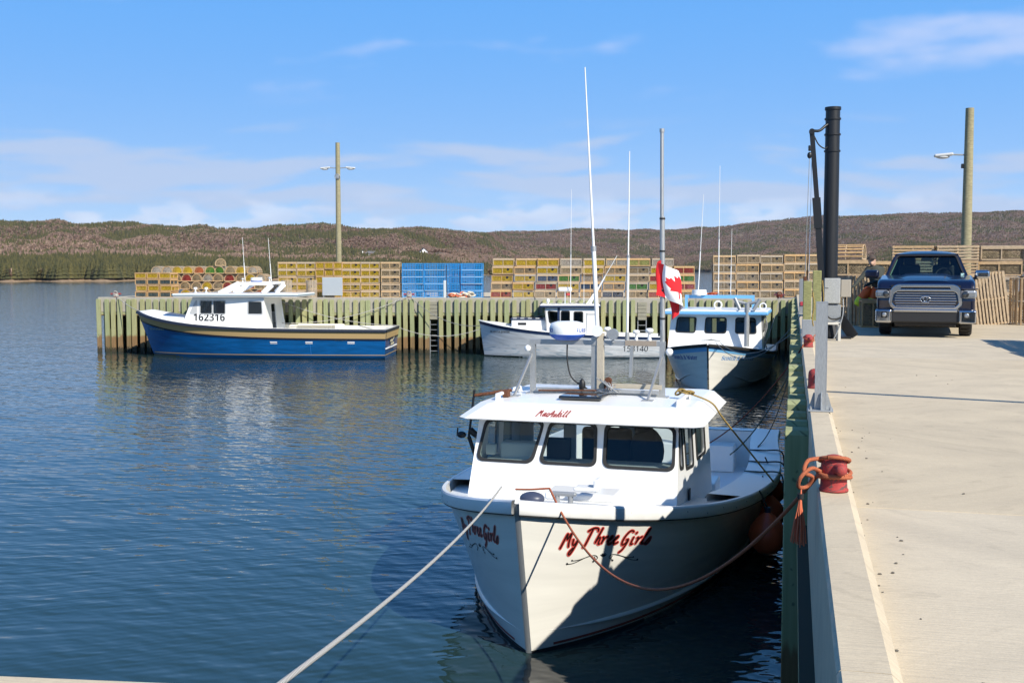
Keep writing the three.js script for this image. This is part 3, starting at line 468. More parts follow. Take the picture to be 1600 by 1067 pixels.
  // mast frame on the roof
  const fr = mesh('mast_frame', [beam([-0.99, 2.58, 1.9], [-0.99, 3.36, 1.9], 0.075, 0.075), beam([0.93, 2.58, 1.9], [0.93, 3.36, 1.9], 0.075, 0.075), beam([-1.03, 3.34, 1.9], [0.97, 3.34, 1.9], 0.07, 0.07), beam([-0.99, 3.20, 1.9], [-1.16, 2.58, 2.3], 0.03, 0.03), beam([0.93, 3.20, 1.9], [0.80, 2.58, 2.35], 0.03, 0.03), beam([-1.0, 2.60, 1.9], [0.94, 2.60, 1.9], 0.09, 0.06), box(0.16, 0.02, 0.14, -1.16, 2.575, 2.3), box(0.16, 0.02, 0.14, 0.80, 2.575, 2.35), box(0.18, 0.02, 0.16, -0.99, 2.58, 1.9), box(0.18, 0.02, 0.16, 0.93, 2.58, 1.9)], M.alu, b);
  const tan = std([0.60, 0.53, 0.41], 0.7, { map: galvMap });
  mesh('post', [beam([-0.06, 2.58, 1.9], [-0.06, 3.42, 1.9], 0.05, 0.09)], M.alu, fr); mesh('post', beam([0.03, 2.58, 1.9], [0.03, 3.48, 1.9], 0.10, 0.09), tan, fr);
  mesh('crossbar', beam([0.03, 2.72, 1.92], [0.93, 2.72, 1.92], 0.05, 0.07), tan, fr); mesh('crossbar', beam([-0.9, 2.655, 2.0], [0.9, 2.655, 2.0], 0.05, 0.045), M.alu, fr);
  mesh('tool_rod', bar([-0.85, 2.64, 2.1], [0.0, 2.66, 2.05], 0.012), M.rust, fr);
  mesh('bar_bracket', box(0.45, 0.072, 0.075, 0.62, 3.345, 1.905), std([0.40, 0.33, 0.26], 0.7, { map: galvMap }), fr);
  const dome = mesh('radar_dome', new THREE.LatheGeometry([[0, 0.19], [0.15, 0.185], [0.235, 0.16], [0.262, 0.10], [0.262, 0.03], [0.258, 0.0]].map(([a, c]) => new THREE.Vector2(a, c)).reverse(), 40).translate(-0.47, 3.46, 1.9), M.white, b);
  mesh('base', new THREE.LatheGeometry([[0.10, -0.09], [0.16, -0.085], [0.24, -0.04], [0.261, -0.004], [0.261, 0.0], [0.0, 0.0]].map(([a, c]) => new THREE.Vector2(a, c)), 40).translate(-0.47, 3.46, 1.9), std([0.02, 0.10, 0.50], 0.4), dome);
  mesh('lettering', grid(40, 2, (u, v) => { const a = mix(-2.35, 2.35, u) + 0.15; return [-0.47 + Math.sin(a) * 0.2645, mix(3.475, 3.565, v), 1.9 + Math.cos(a) * 0.2645]; }), lettering(2048, 150, (g) => { g.fillStyle = '#2552a8'; g.font = 'bold 132px sans-serif'; for (const x of [120, 1290]) g.fillText('FURUNO', x, 122); }), dome);
  mesh('cable', tube([[-0.47, 3.38, 1.9], [-0.46, 3.05, 1.92], [-0.38, 2.82, 1.96], [-0.15, 2.68, 2.0]], 0.011), M.rubber, b);
  mesh('floodlight', [cyl(0.07, 0.085, 0.10, 0, 0, 0, 18).rotateX(Math.PI / 2).translate(0.0, 3.52, 1.99), ell(0.05, 0.06, 0.05, -0.04, 3.52, 1.92)], M.white, b);
  mesh('floodlight', [cyl(0.08, 0.08, 0.07, 0, 0, 0, 18).rotateX(Math.PI / 2).translate(0.22, 3.47, 1.95), cyl(0.02, 0.02, 0.08, 0.22, 3.39, 1.95)], M.galv, b);
  mesh('floodlight', [ell(0.045, 0.05, 0.05, -1.06, 3.24, 1.95)], M.white, b); mesh('floodlight', [ell(0.055, 0.055, 0.06, 1.03, 3.23, 1.92)], M.white, b);
  mushroom(b, 0.55, 3.375, 1.9, 0.85); mushroom(b, 0.74, 3.375, 1.9, 1.0); mushroom(b, 0.12, 3.40, 1.86, 0.9);
  mesh('hanging_bracket', beam([0.50, 3.31, 1.95], [0.48, 2.86, 1.95], 0.07, 0.04), M.galv, b);
  mesh('winch', [cyl(0.05, 0.05, 0.08, 0, 0, 0, 14).rotateX(Math.PI / 2).translate(0.16, 2.80, 1.98), rbox(0.11, 0.16, 0.08, 0.03, 0.15, 2.70, 1.95)], M.rust, b);
  mesh('cable_tangle', [0, 1, 2, 3, 4, 5].map((k) => tube([[0.05 + 0.05 * k, 2.65, 2.05], [0.3 - 0.06 * k, 2.75 + 0.02 * k, 2.08], [0.2 + 0.03 * k, 2.64, 2.12], [-0.05 + 0.07 * k, 2.68, 2.0]], 0.006)), M.galv, b);
  mesh('horn', ell(0.05, 0.10, 0.05, -0.22, 2.72, 2.0), M.black, b);
  whip(b, [0.02, 2.60, 1.85], [-0.235, 7.30, 1.85], 0.032, 0.008); whip(b, [0.415, 3.38, 1.88], [0.43, 6.08, 1.88], 0.018, 0.006);
  const pole = mesh('flagpole', [bar([0.93, 2.60, 1.84], [0.90, 5.15, 1.84], 0.036, 12), bar([0.895, 5.10, 1.84], [0.885, 6.36, 1.84], 0.027, 12), cyl(0.035, 0.035, 0.05, 0.885, 6.36, 1.84)], M.alu, b);
  for (const y of [3.7, 4.1, 4.42, 4.66, 5.12]) mesh('pole_band', cyl(0.041, 0.041, 0.025, 0.93 - (y - 2.6) * 0.0115, y, 1.84, 12), M.rubber, pole);
  // hauling arm at the far side
  const arm = mesh('hauling_arm', [bar([-1.18, 2.66, 2.35], [-1.70, 2.58, 2.5], 0.026), rbox(0.10, 0.1, 0.1, 0.02, -1.25, 2.61, 2.4)], M.rust, b);
  mesh('arm_rod', [bar([-1.70, 2.66, 2.5], [-1.79, 1.98, 2.5], 0.018), bar([-1.79, 1.98, 2.5], [-1.62, 1.50, 2.5], 0.03)], M.steelBlack, arm);
  mesh('hauler_block', [ell(0.07, 0.05, 0.05, -1.90, 2.0, 2.5), cyl(0.04, 0.05, 0.16, 0, 0, 0, 10).rotateZ(0.9).translate(-1.70, 2.03, 2.52), bar([-1.97, 1.98, 2.5], [-1.96, 2.10, 2.5], 0.012)], M.black, arm);
  // gear in the cockpit
  mesh('bait_box', rbox(0.55, 0.62, 0.75, 0.04, 1.15, 0.56, -1.0), M.white, b); mesh('engine_box', rbox(1.0, 0.7, 1.6, 0.05, -0.3, 0.6, -0.6), M.white, b);
  mesh('stern_locker', rbox(2.2, 0.55, 0.5, 0.03, 0.2, 0.53, -5.3), M.white, b);
  mesh('bucket', cyl(0.13, 0.16, 0.32, 1.2, 0.41, 0.1, 18), M.black, b);
  for (const z of [-0.35, -1.5, -2.9]) { const s = (6.05 - z) / 12.1, p = h.P(s, h.sheer(s), 1); mesh('fender_line', tube([[p[0] - 0.5, p[1] + 0.03, z - 0.05], [p[0] - 0.25, p[1] + 0.04, z], [p[0] + 0.07, p[1] + 0.03, z], [p[0] + 0.13, p[1] - 0.25, z]], 0.013), z < -1 ? M.rubber : M.ropeGreen, b); }
}
const lerp1 = (t) => (x) => lerpTab(t, x);
{ // flag hanging limp on the pole
  const f = lettering(512, 256, (g, w, h) => {
    g.fillStyle = '#f4f2ee'; g.fillRect(0, 0, w, h); g.fillStyle = '#d3222a'; g.fillRect(0, 0, w / 4, h); g.fillRect(w * 0.75, 0, w / 4, h);
    const L = [[0, -100], [14, -70], [36, -82], [28, -36], [52, -60], [58, -46], [88, -50], [78, -22], [94, -12], [48, 26], [54, 46], [6, 38], [6, 92], [-6, 92], [-6, 38], [-54, 46], [-48, 26], [-94, -12], [-78, -22], [-88, -50], [-58, -46], [-52, -60], [-28, -36], [-36, -82], [-14, -70]];
    g.beginPath(); L.forEach(([x, y], i) => (i ? g.lineTo(w / 2 + x * 0.95, h / 2 + y * 0.95) : g.moveTo(w / 2 + x * 0.95, h / 2 + y * 0.95))); g.fill();
  });
  f.transparent = false; f.roughness = 0.9; const p = W1(0.92, 0, 1.84);
  const fl = thing('flag', 'red and white maple leaf flag hanging limp on the near boat\'s pole', 'flag', [p[0], 4.54, p[2]]);
  const px = lerp1([[0, 0.0], [0.14, -0.10], [0.3, 0.05], [0.55, 0.28], [0.75, 0.22], [1, 0.10]]), pz = lerp1([[0, 0.03], [0.14, 0.05], [0.3, 0.07], [0.55, 0.02], [0.75, -0.08], [1, -0.03]]);
  mesh('cloth', grid(40, 20, (u, v) => [px(u) * (0.75 + 0.35 * (1 - v)) + 0.02 * Math.sin(v * 5 + u * 7), -(1 - v) * 0.45 - 0.43 * Math.pow(u, 1.15) * (1 - 0.2 * v), pz(u) + 0.035 * Math.sin(u * 16 + v * 3) * smooth(0, 0.3, u)]), f, fl);
}
// ---------- blue boat at the far wharf ----------
const B2 = thing('fishing_boat', 'blue fishing boat with white wheelhouse numbered 162316', 'boat', [-26.15, 0, -50.55], -78.4 * D2R);
{
  const b = B2, h = makeHull({ L: 13.2, Bmax: 2.1, tauB: 1.5, Wmax: 1.85, tauW: 2.6, bowH: 2.25, sternH: 1.42, sheerK: 2.8, rake: 0.85, transB: 1.95, transW: 1.75, flare: 1.3 });
  const blue = phy([0.004, 0.10, 0.31], 0.22, { clearcoat: 0.6, clearcoatRoughness: 0.1, map: tex(256, 256, (u, v) => { const k = 0.92 + 0.16 * torf(u, v, 1.5, 21, 4); return [k, k, k]; }) }), tan = phy([0.42, 0.29, 0.13], 0.5), navy = std([0.012, 0.016, 0.03], 0.5);
  const hull = mesh('hull', [...h.skin(() => -0.35, (s) => h.sheer(s)), h.transom(-0.35, h.sheer(1))], blue, b);
  for (const sd of [1, -1]) { mesh('sheer_band', h.patch(0, 1, (s) => h.sheer(s) - 0.42, (s) => h.sheer(s) - 0.10, sd, 60, 2, 0.012), tan, hull); mesh('rub_rail', h.patch(0, 1, (s) => h.sheer(s) - 0.50, (s) => h.sheer(s) - 0.42, sd, 60, 1, 0.03), navy, hull); mesh('boot_stripe', h.patch(0.01, 1, () => 0.17, () => 0.21, sd, 50, 1, 0.006), tan, hull); mesh('bottom_paint', h.patch(0, 1, () => -0.34, () => 0.12, sd, 50, 2, 0.004), std([0.03, 0.05, 0.055], 0.8), hull); }
  const T = (lo, hi, off) => { const g = h.transom(lo, hi, off); return g; };
  mesh('transom_band', T(h.sheer(1) - 0.42, h.sheer(1) - 0.10, 0.02), tan, hull); mesh('transom_rail', T(h.sheer(1) - 0.50, h.sheer(1) - 0.42, 0.03), navy, hull); mesh('transom_stripe', T(0.17, 0.21, 0.012), tan, hull);
  mesh('gunwale', [...h.rail([[-0.12, 0.03], [0.05, 0.03], [0.07, 0.0], [0.07, -0.09], [0.0, -0.10]]), grid(1, 1, (u, v) => { const p = h.P(1, h.sheer(1), 1); return [(u * 2 - 1) * (p[0] + 0.06), p[1] - 0.10 + v * 0.13, p[2] - 0.035]; })], navy, b);
  mesh('foredeck', h.deck(0, 0.42, -0.02, 0.08, 0.30), M.white, b); mesh('washboard', [...h.wash(0.40, 1, 0.42, -0.035), grid(8, 2, (u, v) => { const p = h.P(1, h.sheer(1), 1); return [p[0] * (u * 2 - 1), p[1] + 0.036, p[2] + v * 0.3]; })], M.white, b);
  mesh('cockpit_liner', [...h.liner(0.5, 0.98, 0.42, 0.5, -0.035), grid(4, 1, (u, v) => { const p = h.P(0.98, h.sheer(1), 1); return [(p[0] - 0.42) * (u * 2 - 1), mix(p[1], 0.5, v), p[2]]; })], std([0.72, 0.68, 0.58], 0.6), b); mesh('cockpit_floor', box(3.4, 0.05, 6.5, 0, 0.5, -3.3), M.paintedFloor, b);
  mesh('cockpit_shelf', [rbox(0.3, 0.10, 2.4, 0.03, -1.45, 1.52, -2.6), rbox(0.32, 0.28, 0.5, 0.03, -1.4, 1.40, -3.6)], std([0.70, 0.66, 0.56], 0.6), b);
  const wh = new THREE.Group(); wh.name = 'wheelhouse'; b.add(wh); const xs = 1.72, xf = 1.34, y0 = 1.36, y1 = 3.02, zf = 3.9, zt = 3.25, zr = -0.55;
  const side = (sx) => { const W = [[[0.52, 0.86], [0.86, 0.86], [0.86, 1.48], [0.80, 1.48]], [[1.05, 0.84], [1.67, 0.84], [1.67, 1.49], [1.05, 1.49]], [[1.73, 0.84], [2.36, 0.84], [2.36, 1.49], [1.73, 1.49]], [[3.55, 0.84], [4.28, 0.84], [4.24, 1.46], [3.55, 1.46]]]; const F = [sx * xf, y0, zf], A = [sx * xs, y0, zr - 0.10], At = [sx * (xs - 0.08), y1, zr + 0.12], Ft = [sx * (xf - 0.03), y1, zt]; return sx > 0 ? wallPanel(F, A, At, Ft, W, 0.05, 0.06) : wallPanel(A, F, Ft, At, W.map((w) => w.map(([x, y]) => [4.65 - x, y])), 0.05, 0.06); };
  const R1 = side(1), L1 = side(-1), fr = wallPanel([-xf, y0, zf], [xf, y0, zf], [xf - 0.03, y1, zt], [-xf + 0.03, y1, zt], [[[0.12, 0.85], [0.85, 0.85], [0.85, 1.6], [0.15, 1.6]], [[0.98, 0.85], [1.70, 0.85], [1.70, 1.6], [0.98, 1.6]], [[1.83, 0.85], [2.56, 0.85], [2.53, 1.6], [1.83, 1.6]]], 0.05, 0.06), rr = wallPanel([xs, y0 - 0.8, zr - 0.05], [-xs, y0 - 0.8, zr - 0.05], [-xs + 0.08, y1, zr + 0.1], [xs - 0.08, y1, zr + 0.1], [[[1.3, 0.2], [2.1, 0.2], [2.1, 2.1], [1.3, 2.1]]], 0.05, 0.05);
  mesh('wall', [R1.wall, L1.wall, fr.wall, rr.wall], M.white, wh); const grey = std([0.45, 0.46, 0.46], 0.5); for (const p of [R1, L1, fr]) windowsOn(wh, p, M.tint, grey);
  mesh('dashboard', rbox(2.2, 0.4, 0.5, 0.05, 0, 1.9, 2.9), M.paintedFloor, wh); mesh('helm_seat', rbox(0.5, 0.9, 0.4, 0.08, 0.6, 2.2, 2.0), M.black, wh); mesh('cabin_floor', box(2.3, 0.05, 3.6, 0, 0.95, 1.3), M.paintedFloor, wh);
  const rf = mesh('roof', rbox(3.7, 0.10, 6.3, 0.05, 0, 3.16, 0.95), M.white, b); mesh('roof_trim', rbox(3.74, 0.045, 6.34, 0.02, 0, 3.135, 0.95), std([0.30, 0.40, 0.42], 0.5), rf); mesh('roof_edge', rbox(3.66, 0.07, 6.26, 0.03, 0, 3.075, 0.95), M.white, rf);
  const arch = mesh('radar_arch', [1, -1].map((s) => [beam([s * 1.2, 3.18, 1.9], [s * 1.2, 3.68, 0.9], 0.12, 0.30), beam([s * 1.2, 3.70, 1.0], [s * 1.2, 3.70, -0.75], 0.14, 0.16), beam([s * 1.2, 3.64, -0.75], [s * 1.2, 3.22, -0.3], 0.12, 0.24)]).flat().concat([beam([-1.2, 3.72, 0.8], [1.2, 3.72, 0.8], 0.3, 0.08), beam([-1.2, 3.72, -0.5], [1.2, 3.72, -0.5], 0.3, 0.08)]), M.white, b);
  const dm = mesh('radar_dome', new THREE.CylinderGeometry(0.28, 0.30, 0.16, 28).translate(0.6, 3.92, 0.2), M.white, arch); mesh('base', new THREE.CylinderGeometry(0.30, 0.26, 0.07, 28).translate(0.6, 3.80, 0.2), std([0.03, 0.12, 0.5], 0.4), dm);
  mushroom(b, 1.0, 3.21, 3.2, 1.6); mushroom(b, 1.0, 3.21, 1.9 + 0.75, 1.6); mushroom(b, 0.9, 3.78, -0.55, 1.3); mushroom(b, 1.1, 3.78, 0.75, 1.0);
  whip(b, [1.15, 3.75, 0.62], [1.15, 6.0, 0.72], 0.022, 0.01); whip(b, [1.15, 3.70, -0.72], [1.15, 5.96, -0.58], 0.022, 0.01);
  mesh('registration_number', new THREE.PlaneGeometry(1.72, 0.44).translate(0.66 + 0.86, 0.42 + 0.25, 0.004).applyMatrix4(R1.m), lettering(512, 144, (g) => { g.fillStyle = '#0c0e12'; g.font = 'bold 150px sans-serif'; g.textBaseline = 'alphabetic'; const w = g.measureText('162316').width; g.save(); g.scale(500 / w, 1.15); g.fillText('162316', 4, 118); g.restore(); }), wh);
  // scuppers and lettering on the hull
  for (const s of [0.56, 0.70, 0.865]) mesh('scupper', h.patch(s - 0.014, s + 0.014, () => 0.80, () => 0.855, 1, 4, 1, 0.012), M.white, hull);
  for (const s of [0.56, 0.70, 0.865]) mesh('scupper_lip', h.patch(s - 0.014, s + 0.014, () => 0.745, () => 0.765, 1, 4, 1, 0.012), M.white, hull);
  mesh('seam', h.patch(0.703, 0.7045, () => 0.2, () => 0.76, 1, 1, 6, 0.008), std([0.02, 0.16, 0.46], 0.4), hull);
  mesh('builder_name', h.patch(0.80, 0.872, () => 0.88, () => 0.99, 1, 6, 1, 0.010), lettering(256, 48, (g) => { g.fillStyle = '#b9a12c'; for (let k = 0; k < 15; k++) g.fillRect(6 + k * 16 + (k > 11 ? 8 : 0), 8 + (k % 3) * 3, 11, 28 - (k % 3) * 5); g.clearRect(0, 22, 256, 3); }), hull);
  const art = lettering(256, 256, (g) => { g.fillStyle = '#cfc8a8'; g.strokeStyle = '#6f6f60'; g.lineWidth = 3; for (const [n, x, y] of [[4, 24, 50], [5, 52, 108]]) for (let k = 0; k < n; k++) { g.beginPath(); g.ellipse(x + 18 + k * 31, y + 22, 15, 24 + 4 * (k % 2), 0.3, 0, 7); g.fill(); g.stroke(); } g.beginPath(); g.moveTo(165, 62); g.quadraticCurveTo(178, 10, 190, 40); g.quadraticCurveTo(205, 0, 214, 32); g.quadraticCurveTo(200, 60, 176, 78); g.fill(); g.fillStyle = '#e6eef0'; for (let k = 0; k < 9; k++) g.fillRect(46 + k * 17, 174, 13, 22); });
  const pT = h.P(1, 0.7, 1); mesh('transom_art', quadPatch([0.95, 0.30, pT[2] - 0.02], [-0.75, 0.30, pT[2] - 0.02], [-0.75, 1.05, pT[2] - 0.06], [0.95, 1.05, pT[2] - 0.06]).translate(0, 0, -0.02), art, hull);
  const bowArt = lettering(256, 128, (g) => { g.fillStyle = 'rgba(150,160,140,0.55)'; for (let k = 0; k < 9; k++) { g.beginPath(); g.ellipse(34 + k * 22, 88, 9, 15, 0.3, 0, 7); g.fill(); } g.beginPath(); g.moveTo(150, 60); g.quadraticCurveTo(165, 10, 178, 44); g.quadraticCurveTo(196, 8, 200, 40); g.lineTo(170, 66); g.fill(); });
  mesh('bow_art', h.patch(0.03, 0.13, () => 1.25, () => 1.72, 1, 10, 4, 0.008), bowArt, hull);
}
// ---------- small white boat at the far wharf ----------
const B3 = thing('fishing_boat', 'small white fishing boat numbered 158140 with a navy sheer stripe', 'boat', [-11.0, 0, -54.35], -78.6 * D2R);
{
  const b = B3, h = makeHull({ L: 9.3, Bmax: 1.6, tauB: 1.3, Wmax: 1.4, tauW: 2.0, bowH: 1.80, sternH: 1.05, sheerK: 3.6, rake: 0.28, transB: 1.45, transW: 1.3, flare: 1.25 });
  const navy = std([0.016, 0.032, 0.085], 0.4), scuff = phy([0.74, 0.76, 0.77], 0.35, { map: tex(512, 256, (u, v) => { const k = 0.9 + 0.12 * torf(u, v, 1.3, 4, 5), s = smooth(0.10, 0.4, torf(u, v, 2.0, 17, 5)) * smooth(0.62, 0.35, v); return [k - 0.22 * s, k - 0.16 * s, k - 0.12 * s]; }) });
  const hull = mesh('hull', [...h.skin(() => -0.3, (s) => h.sheer(s)), h.transom(-0.3, h.sheer(1))], scuff, b);
  for (const sd of [1, -1]) { mesh('sheer_stripe', h.patch(0, 1, (s) => h.sheer(s) - 0.17 + 0.05 * s, (s) => h.sheer(s) - 0.01, sd, 50, 1, 0.014), navy, hull); mesh('bottom_paint', h.patch(0, 1, () => -0.29, () => 0.05, sd, 40, 1, 0.004), M.black, hull); }
  mesh('gunwale', h.rail([[-0.06, 0.03], [0.03, 0.03], [0.04, 0.0], [0.0, -0.02]]), M.white, b); mesh('foredeck', h.deck(0, 0.5, 0.0, 0.05, 0.12), M.white, b); mesh('washboard', h.wash(0.5, 1, 0.3, -0.03), M.white, b); mesh('cockpit_floor', box(2.4, 0.05, 4.2, 0, 0.4, -2.4), M.paintedFloor, b); mesh('cockpit_liner', h.liner(0.5, 0.99, 0.3, 0.4, -0.03), M.white, b);
  const tk = mesh('trunk_cabin', [rbox(2.0, 0.55, 1.9, 0.06, 0, 1.62, 2.0)], M.white, b); mesh('trunk_top', rbox(2.1, 0.06, 2.0, 0.03, 0, 1.92, 2.0), navy, tk); mesh('porthole', [rbox(0.02, 0.12, 0.42, 0.05, 1.01, 1.68, 2.4)], M.black, tk);
  for (let k = 0; k < 5; k++) mesh('trunk_batten', rbox(0.12, 0.03, 0.2, 0.01, 1.0, 1.955, 1.25 + k * 0.38), M.white, tk);
  const wh = new THREE.Group(); wh.name = 'wheelhouse'; b.add(wh); const xs = 1.25, y0 = 1.15, y1 = 2.52, zf = 1.15, zr = -1.25;
  const Wn = [[[0.14, 0.62], [0.52, 0.55], [0.56, 1.12], [0.06, 1.18]], [[0.72, 0.46], [1.12, 0.46], [1.12, 1.17], [0.72, 1.17]], [[1.36, 0.30], [1.78, 0.30], [1.78, 1.14], [1.36, 1.14]]];
  const s1 = wallPanel([xs, y0, zf], [xs, y0, zr], [xs, y1, zr], [xs, y1, zf + 0.12], Wn, 0.05, 0.08), s2 = wallPanel([-xs, y0, zr], [-xs, y0, zf], [-xs, y1, zf + 0.12], [-xs, y1, zr], Wn.map((w) => w.map(([x, y]) => [2.4 - x, y])), 0.05, 0.08), f1 = wallPanel([-xs, y0, zf], [xs, y0, zf], [xs, y1, zf + 0.12], [-xs, y1, zf + 0.12], [[[0.15, 0.62], [0.8, 0.62], [0.8, 1.2], [0.15, 1.2]], [[0.95, 0.62], [1.55, 0.62], [1.55, 1.2], [0.95, 1.2]], [[1.7, 0.62], [2.35, 0.62], [2.35, 1.2], [1.7, 1.2]]], 0.05, 0.06);
  mesh('wall', [s1.wall, s2.wall, f1.wall], M.white, wh); for (const p of [s1, s2, f1]) windowsOn(wh, p, M.tint); mesh('corner_stripe', box(0.02, 1.05, 0.12, xs + 0.012, 2.0, 0.56), navy, wh); mesh('door_frame', [box(0.03, 1.0, 0.05, xs + 0.012, 1.75, -0.85), box(0.03, 0.05, 0.4, xs + 0.012, 2.2, -1.03)], std([0.6, 0.6, 0.58], 0.5), wh);
  const rf = mesh('roof', rbox(2.8, 0.06, 3.0, 0.03, 0, 2.62, 0.0), M.white, b); mesh('roof_edge', rbox(2.84, 0.09, 3.04, 0.03, 0, 2.555, 0.0), navy, rf);
  for (let k = 0; k < 9; k++) mesh('roof_batten', rbox(0.12, 0.03, 0.16, 0.01, 1.3, 2.66, -1.3 + k * 0.33), M.white, rf);
  mesh('searchlight', [cyl(0.03, 0.03, 0.12, 1.0, 2.70, 1.1), ell(0.09, 0.11, 0.09, 1.0, 2.84, 1.1)], M.white, b);
  mesh('radar', [rbox(0.3, 0.22, 0.7, 0.08, 0.4, 3.40, 0.25), cyl(0.03, 0.03, 0.7, 0.4, 2.98, 0.25)], M.white, b); mesh('red_mark', rbox(0.02, 0.12, 0.24, 0.01, 0.44, 3.15, 0.1), std([0.5, 0.05, 0.05], 0.6), b);
  mesh('mast', [bar([0.6, 2.6, -0.95], [0.6, 4.05, -1.75], 0.07, 10, 0.035), bar([0.6, 4.0, -1.72], [0.6, 5.1, -2.35], 0.015, 8), bar([0.9, 2.62, -0.8], [0.6, 3.2, -1.2], 0.03)], M.white, b);
  whip(b, [0.7, 2.62, -0.02], [0.7, 8.4, -0.05], 0.022, 0.008); whip(b, [0.2, 2.62, -0.7], [0.2, 4.8, -0.7], 0.014, 0.006);
  mesh('registration_number', h.patch(0.78, 0.925, () => 0.30, () => 0.66, 1, 8, 2, 0.01), lettering(512, 128, (g) => { g.fillStyle = '#20242a'; g.font = '120px sans-serif'; const w = g.measureText('158140').width; g.scale(500 / w, 1.1); g.fillText('158140', 3, 100); }), hull);
  mesh('boat_name', h.patch(0.055, 0.17, () => 1.18, () => 1.34, 1, 8, 2, 0.01), lettering(512, 72, (g) => { g.fillStyle = '#10161c'; g.font = 'bold 54px serif'; const w = g.measureText('MARCIA JUSTIN').width; g.scale(500 / w, 1.1); g.fillText('MARCIA JUSTIN', 3, 50); }), hull);
}
// ---------- white boat with blue trim, moored ahead of the near boat ----------
const B4 = thing('fishing_boat', 'white fishing boat with sky blue trim and "Scotch & Water" on its bow', 'boat', [-2.82, 0, -45.5], -1.2 * D2R);
const W4 = (x, y, z) => V(x, y, z).applyEuler(new THREE.Euler(0, -1.2 * D2R, 0)).add(V(-2.82, 0, -45.5)).toArray();
const H4 = makeHull({ L: 12, Bmax: 2.15, tauB: 1.35, Wmax: 1.9, tauW: 2.4, bowH: 1.72, sternH: 0.95, sheerK: 4, rake: 0.45, transB: 2.0, transW: 1.75, flare: 1.25, stem: 0.03 });
{
  const b = B4, h = H4, sky = phy([0.16, 0.42, 0.72], 0.35);
  const hull = mesh('hull', [...h.skin(() => -0.35, (s) => h.sheer(s)), h.transom(-0.35, h.sheer(1))], M.whiteHull, b);
  for (const sd of [1, -1]) { mesh('sheer_stripe', h.patch(0, 1, (s) => h.sheer(s) - 0.26, (s) => h.sheer(s) - 0.10, sd, 50, 1, 0.008), sky, hull); mesh('chine_strip', grid(3, 40, (u, v) => { const s = mix(0.03, 0.6, v), y = mix(0.62, 0.10, smooth(0, 0.25, s)) , p = h.P(s, y, sd), k = [[0, 0.03], [0.05, 0], [0, -0.03], [0, 0.03]][Math.round(u * 3)], f = smooth(0, 0.2, v); return [p[0] + sd * k[0] * f, p[1] + k[1] * f, p[2]]; }), M.whiteHull, hull); }
  mesh('gunwale', h.rail([[-0.02, 0.02], [0.05, 0.02], [0.07, -0.02], [0.05, -0.09], [0.0, -0.10]]), M.rubber, b); mesh('foredeck', h.deck(0, 0.45, 0.03, 0.03, 0.12), M.white, b); mesh('washboard', h.wash(0.4, 1, 0.45, 0), M.white, b); mesh('cockpit_floor', box(3.2, 0.05, 6, 0, 0.3, -2.8), M.paintedFloor, b); mesh('cockpit_liner', h.liner(0.4, 0.98, 0.45, 0.3, 0), M.white, b);
  const wh = new THREE.Group(); wh.name = 'wheelhouse'; b.add(wh); const xs = 1.80, y0 = 1.30, y1 = 2.72, zf = 3.35, zt = 2.95, zr = 0.6;
  const fr = wallPanel([-xs, y0, zf], [xs, y0, zf], [xs - 0.10, y1, zt], [-xs + 0.10, y1, zt], [[[0.30, 0.72], [1.02, 0.70], [1.06, 1.28], [0.36, 1.28]], [[1.42, 0.70], [2.20, 0.70], [2.20, 1.28], [1.44, 1.28]], [[2.58, 0.70], [3.34, 0.70], [3.28, 1.28], [2.58, 1.28]]], 0.05, 0.10), rt = wallPanel([xs, y0, zf], [xs, y0, zr], [xs - 0.1, y1, zr], [xs - 0.1, y1, zt], [[[0.8, 0.7], [1.4, 0.7], [1.4, 1.25], [0.85, 1.25]], [[1.6, 0.7], [2.3, 0.7], [2.3, 1.25], [1.6, 1.25]]], 0.05, 0.07), lf = wallPanel([-xs, y0, zr], [-xs, y0, zf], [-xs + 0.1, y1, zt], [-xs + 0.1, y1, zr], [[[0.4, 0.7], [1.1, 0.7], [1.1, 1.25], [0.4, 1.25]]], 0.05, 0.07), bk = wallPanel([xs, 0.4, zr], [-xs, 0.4, zr], [-xs + 0.1, y1, zr], [xs - 0.1, y1, zr], [[[2.4, 1.2], [3.1, 1.2], [3.1, 2.1], [2.4, 2.1]], [[1.5, 0.2], [2.2, 0.2], [2.2, 2.1], [1.5, 2.1]]], 0.05, 0.05);
  mesh('wall', [fr.wall, rt.wall, lf.wall, bk.wall], M.white, wh); for (const p of [fr, rt, lf]) windowsOn(wh, p, M.tint); mesh('dashboard', rbox(3.2, 0.5, 0.5, 0.05, 0, 1.7, 2.7), M.paintedFloor, wh); mesh('cabin_floor', box(2.6, 0.05, 2.4, 0, 0.6, 1.8), M.paintedFloor, wh); mesh('helm_seat', rbox(1.6, 0.9, 0.2, 0.06, 0.7, 1.9, 1.4), M.black, wh);
  mesh('brow', rbox(3.5, 0.10, 0.35, 0.04, 0, 1.40, zf + 0.12), M.white, wh);
  const rf = mesh('roof', rbox(3.95, 0.08, 3.3, 0.04, 0, 2.82, 1.95), M.white, b); mesh('roof_edge', rbox(4.0, 0.12, 3.36, 0.04, 0, 2.735, 1.95), sky, rf);
  mesh('mast_frame', [beam([-1.25, 2.86, 1.9], [-1.25, 3.36, 1.9], 0.10, 0.10), beam([1.35, 2.86, 1.9], [1.35, 3.36, 1.9], 0.10, 0.10), beam([-1.30, 3.33, 1.9], [1.40, 3.33, 1.9], 0.11, 0.13)], sky, b);
  mesh('radar_dome', [new THREE.CylinderGeometry(0.28, 0.30, 0.20, 28).translate(-0.75, 3.50, 1.9), cyl(0.1, 0.1, 0.06, -0.75, 3.38, 1.9)], M.white, b);
